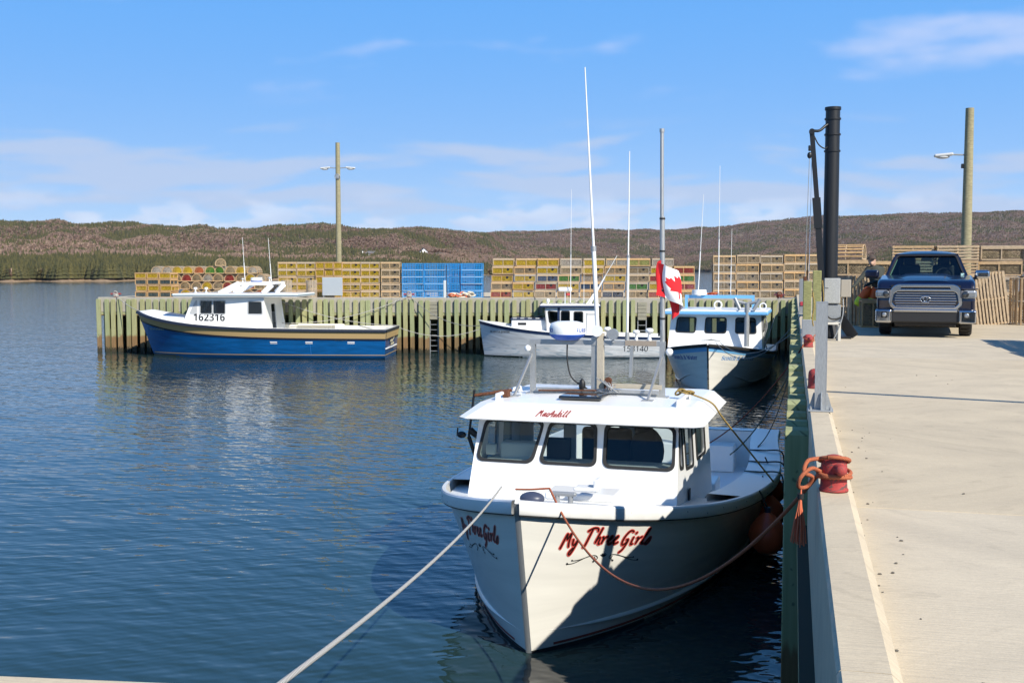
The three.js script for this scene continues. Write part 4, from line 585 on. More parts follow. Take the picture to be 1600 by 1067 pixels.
  mesh('exhaust_pipe', [cyl(0.095, 0.095, 1.65, 1.22, 2.32, 3.55, 18), bar([1.22, 3.1, 3.55], [0.82, 3.2, 3.55], 0.06, 12), bar([1.22, 3.1, 3.55], [1.62, 3.2, 3.55], 0.06, 12), bar([0.76, 3.32, 3.55], [0.96, 2.9, 3.6], 0.07, 12), bar([1.69, 3.28, 3.55], [1.46, 2.88, 3.6], 0.07, 12)], M.galv, b);
  mesh('roof_ring', new THREE.TorusGeometry(0.14, 0.03, 8, 24).translate(0.05, 3.03, 2.6), M.white, b); mesh('roof_ring', new THREE.TorusGeometry(0.12, 0.025, 8, 24).translate(1.75, 2.98, 2.4), M.white, b); mesh('ring_foot', rbox(0.22, 0.08, 0.2, 0.03, 0.05, 2.9, 2.6), M.white, b);
  whip(b, [-0.80, 3.36, 1.9], [-0.62, 7.35, 1.9], 0.022, 0.008); whip(b, [0.0, 3.36, 1.9], [0.0, 8.45, 1.9], 0.02, 0.008); whip(b, [0.45, 3.36, 1.6], [0.47, 6.0, 1.6], 0.016, 0.006);
  mesh('name', grid(24, 4, (u, v) => h.P(sAt(h, mix(0.42, 1.55, u), 1.1), mix(1.06, 1.32, v) - u * 0.10, 1, 0.008)), lettering(640, 110, (g) => { g.fillStyle = '#3f86c8'; g.font = 'italic bold 84px serif'; const w = g.measureText('Scotch & Water').width; g.scale(625 / w, 1.1); g.fillText('Scotch & Water', 4, 76); }), hull);
  mesh('name', grid(24, 4, (u, v) => h.P(sAt(h, mix(1.45, 0.38, u), 1.1), mix(1.06, 1.32, v) - (1 - u) * 0.10, -1, 0.008)), lettering(640, 110, (g) => { g.fillStyle = '#1f4aa0'; g.font = 'bold 84px serif'; const w = g.measureText('Scotch & Water').width; g.scale(625 / w, 1.1); g.fillText('Scotch & Water', 4, 76); }), hull);
  mesh('anchor_line', [0, 1, 2, 3].map((k) => tube([[-0.35 + 0.1 * k, 1.78, 4.9], [0.0, 1.80 + 0.01 * k, 5.0 - 0.05 * k], [0.35 - 0.06 * k, 1.78, 4.9], [0.1, 1.79, 4.7]], 0.015)), M.ropeGrey, b);
  mesh('tool_rack', [bar([1.75, 1.5, 3.1], [1.78, 2.75, 2.9], 0.02), bar([1.85, 1.4, 2.9], [1.90, 2.6, 2.8], 0.02), tube([[1.8, 2.7, 3], [1.95, 2.3, 3.05], [1.85, 1.8, 3.1], [1.95, 1.4, 3.1]], 0.02)], M.ropeGrey, b);
}
// ---------- lobster traps ----------
const woodMap = tex(256, 256, (u, v, x, y) => { const k = 0.86 + 0.13 * n2(x * 0.02, y * 0.35) + 0.08 * n2(x * 0.05 + 9, y * 0.9); return [k, k * 0.985, k * 0.95]; });
const WOODS = [[0.70, 0.50, 0.30], [0.62, 0.49, 0.35], [0.55, 0.48, 0.40], [0.72, 0.47, 0.24]].map((c) => std(c, 0.9, { map: woodMap }));
const netMap = tex(256, 256, (u, v) => { // knotted twine: slanting meshes, bunched here and there
  const a = Math.abs(((u + v) * 10) % 1 - 0.5), b = Math.abs((((u - v) * 10) % 1 + 1) % 1 - 0.5), n = torf(u, v, 2, 3, 4), on = Math.max(a, b) > 0.33 - 0.10 * n ? 1 : 0; const k = 0.75 + 0.4 * n; return [k, k, k, on];
});
const net = (c) => std(c, 0.95, { map: netMap, transparent: true, side: THREE.DoubleSide });
const NETS = { Y: net([0.74, 0.50, 0.025]), N: net([0.42, 0.32, 0.19]), G: net([0.10, 0.30, 0.04]), B: net([0.012, 0.05, 0.13]), R: net([0.42, 0.05, 0.04]), L: net([0.45, 0.46, 0.14]), W: net([0.55, 0.50, 0.42]), T: net([0.10, 0.14, 0.14]), O: net([0.62, 0.16, 0.05]) };
const NETNAME = { Y: 'yellow', N: 'brown', G: 'green', B: 'navy', R: 'red', L: 'olive green', W: 'pale', T: 'dark grey', O: 'orange' };
const pl = (w, h, x, y, z, ry = 0, rx = 0) => { const g = new THREE.PlaneGeometry(w, h); const uv = g.attributes.uv; for (let i = 0; i < 4; i++) uv.setXY(i, uv.getX(i) * w * 1.4, uv.getY(i) * h * 1.4); return g.rotateX(rx).rotateY(ry).translate(x, y, z); };
const cache = new Map(), memo = (k, f) => { if (!cache.has(k)) cache.set(k, f()); return cache.get(k); };
function boxFrame(w, h, d, t = 0.032) { // posts, sills and a lath top
  const g = []; for (const sx of [-1, 1]) for (const sz of [-1, 1]) g.push(box(t, h - 0.012, t, sx * (w / 2 - t / 2), h / 2, sz * (d / 2 - t / 2)));
  for (const sz of [-1, 1]) { g.push(box(t, h - 0.08, t, -0.03, h / 2, sz * (d / 2 - t / 2))); g.push(box(w - 0.004, t * 1.15, t * 0.9, 0, t / 2 + 0.004, sz * (d / 2 - t * 0.45)), box(w - 0.004, 0.085, t * 0.7, 0, h - 0.062, sz * (d / 2 - t * 0.2))); }
  for (const sx of [-1, 1]) for (const y of [t / 2 + 0.004, h - 0.05]) g.push(box(t * 0.9, t * 1.1, d - 0.01, sx * (w / 2 - t * 0.45), y, 0));
  return uvBox(join(g), 1.1);
}
const slats = (w, d, y, n, t = 0.014) => { const g = []; for (let i = 0; i < n; i++) g.push(box(w + 0.01, t, d / n * 0.68, 0, y, (i + 0.5) * d / n - d / 2)); return uvBox(join(g), 1.1); };
function boxTrap(w, h, d, colour, wood, marks = 1) {
  const o = new THREE.Group(), key = [w, h, d].join(), W = WOODS[wood];
  mesh('frame', memo('f' + key, () => boxFrame(w, h, d)), W, o);
  const sl = mesh('laths', memo('s' + key, () => join([slats(w, d, h - 0.012, 8), slats(w, d, 0.012, 6)])), WOODS[(wood + 1) % 4], o); sl.userData.kind = 'stuff';
  mesh('netting', memo('n' + key, () => join([pl(w - 0.06, h - 0.09, 0, h / 2, d / 2 - 0.03), pl(w - 0.06, h - 0.09, 0, h / 2, -d / 2 + 0.03), pl(d - 0.06, h - 0.09, -w / 2 + 0.03, h / 2, 0, Math.PI / 2), pl(d - 0.06, h - 0.09, w / 2 - 0.03, h / 2, 0, Math.PI / 2), pl(d - 0.08, h - 0.1, 0.06, h / 2, 0, Math.PI / 2 + 0.3)])), NETS[colour], o);
  if (marks & 1) mesh('entrance_ring', memo('r' + key, () => new THREE.CylinderGeometry(0.065, 0.065, 0.012, 14).rotateX(Math.PI / 2).translate(w * 0.24, h * 0.58, d / 2 - 0.022)), M.black, o);
  if (marks & 2) mesh('ballast', memo('b' + key, () => rbox(0.20, 0.075, 0.06, 0.03, -w * 0.27, 0.085, d / 2 - 0.06)), M.black, o);
  return o;
}
function bowTrap(r, L, colour, wood) { // half-round trap, its end at +z
  const o = new THREE.Group(), key = [r, L].join();
  mesh('frame', memo('bf' + key, () => { const g = []; for (const z of [-L / 2 + 0.02, 0, L / 2 - 0.02]) { const pts = []; for (let k = 0; k <= 10; k++) { const a = Math.PI * k / 10; pts.push([Math.cos(a) * r * 0.98, 0.10 + Math.sin(a) * (r * 1.05), z]); } pts.unshift([r * 0.98, 0.02, z]); pts.push([-r * 0.98, 0.02, z]); g.push(tube(pts, 0.019, 5, 22)); g.push(box(2 * r, 0.035, 0.035, 0, 0.02, z)); } return join(g); }), WOODS[wood], o);
  const la = mesh('laths', memo('bl' + key, () => { const g = []; for (let k = 0; k <= 10; k++) { const a = Math.PI * (k / 10); g.push(box(0.045, 0.012, L, 0, 0, 0).rotateZ(a - Math.PI / 2).translate(Math.cos(a) * (r + 0.012), 0.10 + Math.sin(a) * (r * 1.05 + 0.012), 0)); } for (let k = 0; k < 6; k++) g.push(box(0.05, 0.012, L, -r + 0.06 + k * (2 * r - 0.12) / 5, 0.006, 0)); return uvBox(join(g), 1.1); }), WOODS[(wood + 2) % 4], o); la.userData.kind = 'stuff';
  mesh('netting', memo('bn' + key, () => { const s = new THREE.Shape(); s.moveTo(-r * 0.95, 0.03); s.lineTo(r * 0.95, 0.03); s.lineTo(r * 0.95, 0.1); s.absarc(0, 0.1, r * 0.97, 0, Math.PI); const e = new THREE.ShapeGeometry(s, 8); return join([e.clone().translate(0, 0, L / 2 - 0.025), e.clone().translate(0, 0, -L / 2 + 0.025), e.clone().translate(0, 0, 0.08)]); }), NETS[colour], o);
  return o;
}
const gridMap = tex(128, 128, (u, v) => { const a = (u * 8) % 1, b = (v * 8) % 1, on = a < 0.24 || b < 0.24; return [0.9, 0.95, 1, on ? 1 : 0]; });
const wireBlue = std([0.01, 0.28, 0.64], 0.5, { map: gridMap, transparent: true, side: THREE.DoubleSide }), rodBlue = std([0.02, 0.30, 0.68], 0.45), twineTeal = std([0.01, 0.13, 0.17], 0.9, { map: netMap, transparent: true, side: THREE.DoubleSide }), runner = std([0.55, 0.60, 0.60], 0.7);
function wireTrap(w, h, d) {
  const o = new THREE.Group(), key = [w, h, d].join();
  mesh('frame', memo('wf' + key, () => { const g = []; for (const sx of [-1, 1]) for (const sz of [-1, 1]) { g.push(box(0.018, h, 0.018, sx * w / 2, h / 2, sz * d / 2)); } for (const y of [0.035, h - 0.01]) { for (const sz of [-1, 1]) g.push(box(w, 0.018, 0.018, 0, y, sz * d / 2)); for (const sx of [-1, 1]) g.push(box(0.018, 0.018, d, sx * w / 2, y, 0)); } g.push(box(0.014, h, 0.014, w * 0.12, h / 2, d / 2)); return join(g); }), rodBlue, o);
  const rn = mesh('runners', memo('wr' + key, () => join([-1, 1].map((s) => box(w, 0.03, 0.04, 0, 0.015, s * (d / 2 - 0.02))))), runner, o); rn.userData.kind = 'stuff';
  mesh('wire_mesh', memo('wm' + key, () => join([pl(w, h - 0.03, 0, h / 2 + 0.015, d / 2), pl(w, h - 0.03, 0, h / 2 + 0.015, -d / 2), pl(d, h - 0.03, w / 2, h / 2 + 0.015, 0, Math.PI / 2), pl(d, h - 0.03, -w / 2, h / 2 + 0.015, 0, Math.PI / 2), pl(w, d, 0, h, 0, 0, -Math.PI / 2), pl(d, h - 0.04, w * 0.12, h / 2, 0, Math.PI / 2)])), wireBlue, o);
  mesh('netting', memo('wn' + key, () => join([pl(w * 0.28, h * 0.7, w * 0.28, h * 0.5, d / 2 - 0.05), pl(w * 0.3, h * 0.7, w * 0.25, h * 0.5, -0.1, 0.5)])), twineTeal, o);
  mesh('escape_vent', memo('wb' + key, () => rbox(0.18, 0.06, 0.03, 0.02, -w * 0.32, 0.1, d / 2 - 0.02)), M.black, o);
  return o;
}
function lathTrap(w, h, d, wood) { // closely lathed on every side
  const o = new THREE.Group(), key = [w, h, d].join();
  mesh('frame', memo('lf' + key, () => { const g = []; for (const x of [-w / 2 + 0.03, 0, w / 2 - 0.03]) { for (const sz of [-1, 1]) g.push(box(0.04, h - 0.02, 0.035, x, h / 2, sz * (d / 2 - 0.03))); for (const y of [0.025, h - 0.03]) g.push(box(0.04, 0.035, d - 0.03, x, y, 0)); } return uvBox(join(g), 1); }), WOODS[wood], o);
  const la = mesh('laths', memo('ll' + key, () => { const g = []; for (let k = 0; k < 9; k++) { const z = (k + 0.5) * d / 9 - d / 2; for (const y of [0.006, h - 0.006]) g.push(box(w, 0.014, d / 9 * 0.62, 0, y, z)); } const nl = Math.round(h / 0.088); for (let k = 0; k < nl; k++) { const y = (k + 0.5) * h / nl; for (const s of [-1, 1]) g.push(box(w, h / nl * 0.55, 0.014, 0, y, s * (d / 2 - 0.006))); } return uvBox(join(g), 1); }), WOODS[(wood + 1) % 3], o); la.userData.kind = 'stuff';
  mesh('netting', memo('ln' + key, () => join([pl(d - 0.08, h - 0.08, w / 2 - 0.04, h / 2, 0, Math.PI / 2), pl(d - 0.08, h - 0.08, -w / 2 + 0.04, h / 2, 0, Math.PI / 2), pl(d - 0.08, h - 0.08, 0, h / 2, 0, Math.PI / 2)])), NETS.N, o);
  return o;
}
function setTrap(o, label, group, p, ry = 0, rx = 0, rz = 0) { o.name = numbered('lobster_trap'); scene.add(o); o.position.set(...p); o.rotation.set(rx, ry, rz, 'YXZ'); return info(o, label, 'lobster trap', group); }
const ORD = ['first', 'second', 'third', 'fourth', 'fifth', 'sixth', 'seventh', 'eighth', 'ninth', 'tenth', 'eleventh'];
const ROWS = ['bottom row', 'second row up', 'third row up', 'fourth row up', 'top row'];
{ // long stack behind the small white boat
  const plan = ['RYNNNBNR', 'NYRYBNGY', 'YYBGNYNR', 'YNYNYNNY', 'YYYWYWLW'];
  plan.forEach((row, r) => [...row].forEach((c, k) => setTrap(boxTrap(1.14, 0.42, 0.62, c, (k * 7 + r * 5 + (r < 2 ? 3 : 1)) % 4, r === 4 ? 0 : 1), `box trap with ${NETNAME[c]} netting, ${ROWS[r]}, ${ORD[k]} column from the blue traps`, 'mixed-colour trap stack behind the small white boat', farP(21.60 + k * 1.213 + r * 0.045 + R(-0.035, 0.035), FARDECK + r * 0.426, -1.9 + R(-0.06, 0.06)), FT + R(-0.04, 0.04))));
  ['N', 'R', 'G', 'R'].forEach((c, r) => setTrap(boxTrap(1.10, 0.42, 0.62, c, 3, 0), `fresh-wood trap with ${NETNAME[c]} netting, ${ROWS[r]} of the lone column beside the gap`, 'single trap column beside the open water gap', farP(31.42 + R(-0.03, 0.05), FARDECK + r * 0.428, -1.9), FT + R(-0.02, 0.02)));
}
// plain wooden stack between the water gap and the crane
for (let r = 0; r < 5; r++) for (let k = 0; k < 5; k++) setTrap(boxTrap(1.18, 0.45, 0.62, 'N', (k + r * 2) % 4, 3), `brown-netted trap, ${ROWS[r]}, ${ORD[k]} column from the open water gap`, 'brown-netted trap stack behind the crane', farP(33.55 + k * 1.24 + R(-0.03, 0.03), FARDECK + (k > 2 ? 0.05 : 0) + r * 0.457 + (k === 1 && r === 4 ? 0.03 : 0), -1.9), FT + R(-0.02, 0.02));
{ // yellow stack with one brown column
  const cols = [[9.92, 0, 'first column from the rounded heap'], [10.98, 0, 'second column from the rounded heap'], [13.45, 0, 'second column from the brown one'], [14.50, 0, 'next to the brown column'], [15.62, 1, '']];
  for (let r = 0; r < 5; r++) for (const [x, brown, where] of cols) setTrap(boxTrap(1.03, 0.382, 0.6, brown ? 'N' : 'Y', (r + Math.floor(x)) % 2 ? 0 : 1, 3), brown ? `brown-netted trap, ${ROWS[r]} of the column between yellow and blue stacks` : `yellow-netted trap lying sideways, ${ROWS[r]}, ${where}`, brown ? 'brown trap column beside the blue stack' : 'yellow trap stack behind the grey panel', farP(x + R(-0.02, 0.02), FARDECK + r * 0.388, -1.9 + R(-0.05, 0.05)), FT + R(-0.035, 0.035));
  for (let r = 0; r < 5; r++) for (let k = 0; k < 3; k++) setTrap(boxTrap(0.98, 0.382, 0.47, 'Y', 3, 0), `yellow-netted trap set end-on, ${ROWS[r]}, ${ORD[k]} end-on column from the rounded heap`, 'end-on yellow traps behind the grey panel', farP(11.76 + k * 0.5, FARDECK + r * 0.388, -2.0 + R(-0.05, 0.05)), FT + Math.PI / 2 + R(-0.03, 0.03));
  for (const [x, c, l] of [[10.05, 'N', 'D-shaped trap standing on end beside the yellow stack, away from the grey panel'], [11.42, 'Y', 'D-shaped trap standing on end next to the grey panel']]) setTrap(bowTrap(0.27, 0.95, c, 0), l, 'traps standing on end', farP(x, FARDECK + 0.48, -0.95), FT + 0.4, Math.PI / 2);
}
// blue wire traps
for (let r = 0; r < 5; r++) for (const [x, e, where] of [[16.85, 0, 'first column from the brown traps'], [18.05, 0, 'second column from the brown traps'], [19.05, 1, ''], [20.05, 0, 'next to the mixed-colour stack']]) setTrap(wireTrap(e ? 1.1 : 1.17, 0.365, e ? 0.62 : 0.62), e ? `blue wire trap set end-on in the ${ROWS[r]} of the blue stack` : `blue wire trap lying sideways, ${ROWS[r]}, ${where}`, e ? 'end-on blue wire traps' : 'blue wire trap stack', farP(x, FARDECK + r * 0.372, (e ? -2.1 : -1.9) + R(-0.05, 0.05)), FT + (e ? Math.PI / 2 : 0) + R(-0.03, 0.03));
// small stack at the wharf's outer end
for (let r = 0; r < 4; r++) for (let k = 0; k < 3; k++) for (const zz of [0]) setTrap(boxTrap(1.1, 0.335, 0.63, r === 3 || r === 1 ? 'Y' : 'T', 3, 0), r === 3 || r === 1 ? `yellow-netted trap, ${ROWS[r]} of the low outer-end stack, ${ORD[k]} column from the water` : `dark-netted trap, ${ROWS[r]} of the low outer-end stack, ${ORD[k]} column from the water`, 'low trap stack at the outer end of the far wharf', farP(1.95 + k * 0.68 + (r < 2 ? 0.05 : 0) * r, FARDECK + r * 0.342, -1.6), FT + Math.PI / 2 + R(-0.02, 0.02));
{ // heap of half-round traps
  const rows = [[3.9, 9, 'YNNWNRNON'], [3.3, 10, 'WNNYNRTRNW'], [2.15, 11, 'NTNRNWNRNYW'], [2.25, 10, 'WWYYOGGNYW']];
  rows.forEach(([x0, n, cols], r) => { for (let k = 0; k < n; k++) { const c = cols[k % cols.length]; setTrap(bowTrap(0.285, 1.0, c, (k + r) % 2 ? 0 : 3), `half-round trap, ${NETNAME[c]} netting, ${ROWS[r]} of the heap, ${ORD[k]} from its outer end`, 'heap of half-round traps', farP(x0 + k * 0.605 + R(-0.02, 0.02), FARDECK + r * 0.43, -3.0 + R(-0.06, 0.06)), FT + R(-0.08, 0.08)); } });
  setTrap(bowTrap(0.285, 1.0, 'N', 0), 'lone half-round trap on the very top of the rounded heap', null, farP(5.75, FARDECK + 4 * 0.43, -3.0), FT + 0.35);
}
{ // pile behind and beside the truck
  const g = 'trap pile behind the dark blue truck';
  for (let r = 0; r < 5; r++) for (let k = 0; k < 5; k++) { if (r === 4 && k < 1) continue; setTrap(r > 2 && k < 3 && k > 0 ? lathTrap(1.12, 0.42, 0.6, (k + r) % 3) : boxTrap(1.14, 0.42, 0.62, 'N', (k + r) % 3, k > 2 ? 2 : 1), r > 2 && k < 3 && k > 0 ? `weathered lathed trap, ${ROWS[r]} of the pile behind the truck, ${ORD[k]} from the crane` : `weathered open trap, ${ROWS[r]} of the pile behind the truck, ${ORD[k]} from the crane`, g, [1.95 + k * 1.21 + (r > 2 ? 0.12 : 0) + R(-0.08, 0.08), DECK + r * 0.432, -33.4 + R(-0.12, 0.12)], R(-0.12, 0.12)); }
  for (let r = 0; r < 4; r++) setTrap(boxTrap(1.12, 0.43, 0.62, 'N', r % 3, 2), `weathered trap in the ${ROWS[r]} of the loose column beside the crane foot`, 'loose trap column beside the crane', [1.42 + 0.03 * r, DECK + r * 0.435, -31.9 + (r % 2) * 0.1], 0.10 - 0.06 * r);
  setTrap(bowTrap(0.3, 0.95, 'N', 1), 'half-round trap lying on the loose column beside the crane', null, [1.45, DECK + 4 * 0.435, -32.0], 1.35);
  const lean = (x, z, ry, rz, wood, l) => setTrap(lathTrap(1.40, 0.86, 0.55, wood), l, 'lathed traps stood on end beside the truck', [x, DECK + 0.70 + Math.abs(rz) * 0.3, z], ry, 0, Math.PI / 2 + rz);
  lean(5.50, -31.6, 0.1, 0.14, 0, 'pale lathed trap stood on end and leaning beside the truck\'s headlamp'); setTrap(bowTrap(0.36, 1.25, 'N', 2), 'weathered half-round trap stood on end, second from the truck', 'half-round traps stood on end beside the truck', [6.05, DECK + 0.63, -31.6], -0.6, Math.PI / 2, 0.08); setTrap(bowTrap(0.36, 1.25, 'W', 1), 'weathered half-round trap stood on end, third from the truck', 'half-round traps stood on end beside the truck', [6.95, DECK + 0.63, -31.5], 0.5, Math.PI / 2, -0.05);
  const up = setTrap(lathTrap(1.30, 0.6, 0.55, 3), 'fresh-wood lathed trap stood upright between crane and truck', null, [2.02, DECK + 0.65, -30.2], 0.05, 0, Math.PI / 2);
  setTrap(boxTrap(0.62, 0.72, 0.5, 'N', 3, 0), 'small fresh-wood trap on the deck below the orange buoys', null, [1.98, DECK, -29.2], 0.1);
  // stack beside the roadway, which throws the toothed shadow across the deck
  for (let r = 0; r < 4; r++) for (let k = 0; k < 6; k++) setTrap(lathTrap(1.12, 0.43, 0.62, (k + r) % 3), `lathed trap, ${ROWS[r]} of the inner-side stack, ${ORD[5 - k]} column from the truck`, 'trap stack along the inner side of the wharf', [5.75 + (k % 2) * 0.06, DECK + r * 0.435, -16.6 - k * 1.2], Math.PI / 2 + R(-0.05, 0.05));
}
// ---------- pickup truck ----------
{
  const t = thing('pickup_truck', 'dark blue pickup truck with a chrome grille parked facing down the wharf', 'truck', [3.10, DECK, -27.9], -6.5 * D2R);
  const paint = phy([0.003, 0.005, 0.022], 0.3, { clearcoat: 0.7, clearcoatRoughness: 0.05 }), chrome = std([0.52, 0.53, 0.56], 0.10, { metalness: 1 }), plastic = std([0.018, 0.018, 0.02], 0.6), lamp = phy([0.34, 0.36, 0.38], 0.15, { clearcoat: 1, metalness: 0.5 });
  const prof = new THREE.Shape(); // side of the body, front at +z, wheel arches cut out
  prof.moveTo(2.86, 0.62); prof.lineTo(2.90, 0.80); prof.lineTo(2.86, 1.05); prof.quadraticCurveTo(2.80, 1.17, 2.60, 1.19); prof.lineTo(1.45, 1.27); prof.lineTo(-2.85, 1.28); prof.lineTo(-2.9, 0.62); prof.lineTo(-2.42, 0.55); prof.absarc(-1.9, 0.44, 0.53, 0.2 + Math.PI, 0, true); prof.lineTo(-1.37, 0.44); prof.lineTo(-1.3, 0.42); prof.lineTo(1.3, 0.42); prof.lineTo(1.37, 0.44); prof.absarc(1.9, 0.44, 0.53, Math.PI, 0.1, true); prof.lineTo(2.6, 0.56); prof.closePath();
  const body = mesh('body', new THREE.ExtrudeGeometry(prof, { depth: 1.82, bevelEnabled: true, bevelSize: 0.07, bevelThickness: 0.085, bevelSegments: 4, curveSegments: 10 }).translate(0, 0, -0.91).rotateY(-Math.PI / 2), paint, t);
  body.geometry.translate(0, 0, 0);
  mesh('hood', grid(16, 10, (u, v) => { const x = mix(-0.86, 0.86, u), z = mix(1.42, 2.80, v), k = 1 - Math.pow(Math.abs(x) / 0.90, 4); return [x, 1.255 + 0.075 * k + 0.055 * smooth(0.62, 0.40, Math.abs(x)) - 0.16 * Math.pow(v, 2.4), z]; }), paint, t);
  mesh('bed_liner', box(1.6, 0.02, 1.7, 0, 1.37, -2.0), plastic, t);
  // cab
  const A = [-0.90, 1.27, 1.50], B = [0.90, 1.27, 1.50], C = [0.68, 1.83, 0.70], D = [-0.68, 1.83, 0.70], Ar = [-0.92, 1.27, -0.95], Br = [0.92, 1.27, -0.95], Cr = [0.70, 1.84, -0.85], Dr = [-0.70, 1.84, -0.85];
  const cab = new THREE.Group(); cab.name = 'cab'; t.add(cab);
  const ws = wallPanel(A, B, C, D, [[[0.09, 0.05], [1.71, 0.05], [1.53, 0.90], [0.27, 0.90]]], 0.03, 0.06), rs = wallPanel(B, Br, Cr, C, [[[0.35, 0.06], [1.25, 0.06], [1.22, 0.5], [0.85, 0.5]], [[1.35, 0.06], [2.25, 0.06], [2.2, 0.5], [1.35, 0.5]]], 0.03, 0.05), ls = wallPanel(Ar, A, D, Dr, [[[0.2, 0.06], [1.1, 0.06], [1.1, 0.5], [0.25, 0.5]], [[1.2, 0.06], [2.1, 0.06], [1.6, 0.5], [1.23, 0.5]]], 0.03, 0.05), bs = wallPanel(Br, Ar, Dr, Cr, [[[0.3, 0.12], [1.54, 0.12], [1.44, 0.5], [0.40, 0.5]]], 0.03, 0.05);
  mesh('pillars', [ws.wall, rs.wall, ls.wall, bs.wall], paint, cab); const wg = phy([0.55, 0.66, 0.62], 0.01, { transmission: 1, thickness: 0 });
  for (const p of [ws, rs, ls, bs]) windowsOn(cab, p, wg, plastic);
  mesh('roof', grid(12, 10, (u, v) => { const x = mix(-0.69, 0.69, u), z = mix(0.72, -0.86, v); return [x, 1.835 + 0.075 * (1 - Math.pow(Math.abs(x) / 0.69, 3)) * (1 - Math.pow(Math.abs(v - 0.5) * 2, 4)), z]; }), paint, cab);
  mesh('dashboard', rbox(1.6, 0.12, 0.4, 0.05, 0, 1.26, 1.15), plastic, cab); mesh('floor', box(1.7, 0.04, 2.3, 0, 0.8, 0.2), plastic, cab);
  for (const x of [-0.38, 0.38]) { mesh('seat', [rbox(0.48, 0.62, 0.16, 0.06, x, 1.28, 0.15), rbox(0.27, 0.18, 0.1, 0.05, x, 1.66, 0.12)], plastic, cab); } mesh('steering_wheel', new THREE.TorusGeometry(0.18, 0.018, 8, 24).rotateX(-0.4).translate(0.38, 1.33, 0.86), plastic, cab);
  mesh('rear_mirror', rbox(0.24, 0.07, 0.03, 0.02, 0, 1.70, 0.80), plastic, cab);
  mesh('grab_handle', [beam([-0.80, 1.32, 1.33], [-0.66, 1.70, 0.82], 0.035, 0.035)], std([0.25, 0.42, 0.33], 0.6), cab);
  // front
  const gr = new THREE.Group(); gr.name = 'grille'; t.add(gr);
  const outer = roundPoly([[-0.62, 0.61], [0.62, 0.61], [0.74, 0.72], [0.69, 1.06], [0.58, 1.14], [-0.58, 1.14], [-0.69, 1.06], [-0.74, 0.72]], 0.06), hole = roundPoly([[-0.60, 0.655], [0.60, 0.655], [0.685, 0.735], [0.645, 0.965], [0.58, 1.01], [-0.58, 1.01], [-0.645, 0.965], [-0.685, 0.735]], 0.04), slot = roundPoly([[-0.52, 1.04], [0.52, 1.04], [0.50, 1.10], [-0.50, 1.10]], 0.02);
  outer.holes.push(new THREE.Path(hole.getPoints(5)), new THREE.Path(slot.getPoints(5))); mesh('surround', new THREE.ExtrudeGeometry(outer, { depth: 0.05, bevelEnabled: true, bevelSize: 0.015, bevelThickness: 0.015, bevelSegments: 2 }).translate(0, 0, 2.93), chrome, gr);
  mesh('backing', box(1.40, 0.50, 0.03, 0, 0.88, 2.93), M.black, gr);
  for (let k = 0; k < 6; k++) mesh('grille_bar', rbox(1.27 - Math.abs(k - 2.4) * 0.03, 0.026, 0.03, 0.01, 0, 0.69 + k * 0.054, 2.965), chrome, gr);
  const em = mesh('emblem', [new THREE.TorusGeometry(0.10, 0.016, 8, 30).scale(1, 0.68, 1), new THREE.TorusGeometry(0.045, 0.012, 8, 24).scale(0.8, 1.3, 1), new THREE.TorusGeometry(0.062, 0.012, 8, 24).scale(1.1, 0.45, 1).translate(0, 0.028, 0)].map((g) => g.translate(0, 0.83, 3.0)), chrome, gr); mesh('emblem_plate', new THREE.CylinderGeometry(0.1, 0.1, 0.02, 24).scale(1, 1, 0.68).rotateX(Math.PI / 2).translate(0, 0.83, 2.985), plastic, gr);
  for (const s of [-1, 1]) {
    const hl = mesh('headlight', rbox(0.30, 0.20, 0.26, 0.07, s * 0.86, 0.94, 2.88, s * 0.30), lamp, t); mesh('lens', [ell(0.07, 0.07, 0.03, s * 0.80, 0.94, 3.015, 14)], std([0.10, 0.105, 0.11], 0.1, { metalness: 0.7 }), hl); mesh('turn_lamp', rbox(0.06, 0.17, 0.05, 0.02, s * 0.725, 0.94, 2.985), std([0.12, 0.12, 0.13], 0.3), hl); mesh('lamp_bezel', rbox(0.34, 0.025, 0.2, 0.01, s * 0.86, 1.055, 2.89, s * 0.30), paint, hl);
    const bc = mesh('bumper_corner', rbox(0.36, 0.30, 0.30, 0.05, s * 0.825, 0.46, 2.88, s * 0.22), chrome, t); mesh('fog_lamp', [rbox(0.14, 0.14, 0.03, 0.03, s * 0.83, 0.49, 3.035, s * 0.22)], M.black, bc); mesh('fog_lens', ell(0.05, 0.05, 0.02, s * 0.83, 0.49, 3.052), lamp, bc);
    const mi = mesh('mirror', [rbox(0.32, 0.19, 0.14, 0.06, s * 1.19, 1.36, 1.18, s * 0.15)], s > 0 ? chrome : paint, t); mesh('mirror_arm', rbox(0.22, 0.05, 0.08, 0.02, s * 0.99, 1.27, 1.18), plastic, mi);
    for (const z of [1.9, -1.9]) { const wl = mesh('wheel', new THREE.LatheGeometry([[0.26, -0.13], [0.37, -0.13], [0.405, -0.10], [0.41, 0], [0.405, 0.10], [0.37, 0.13], [0.26, 0.13]].map(([a, c]) => new THREE.Vector2(a, c)), 32).rotateZ(Math.PI / 2).translate(s * 0.84, 0.41, z), M.rubber, t); mesh('rim', new THREE.CylinderGeometry(0.26, 0.26, 0.18, 24).rotateZ(Math.PI / 2).translate(s * 0.86, 0.41, z), M.galv, wl); const tr = []; for (let k = 0; k < 26; k++) { const a = k / 26 * 6.283; tr.push(box(0.20, 0.03, 0.05, s * 0.84, 0.41 + Math.sin(a) * 0.408, z + Math.cos(a) * 0.408, 0, -a + Math.PI / 2)); } const td = mesh('tread_blocks', tr, M.rubber, wl); td.userData.kind = 'stuff'; }
  }
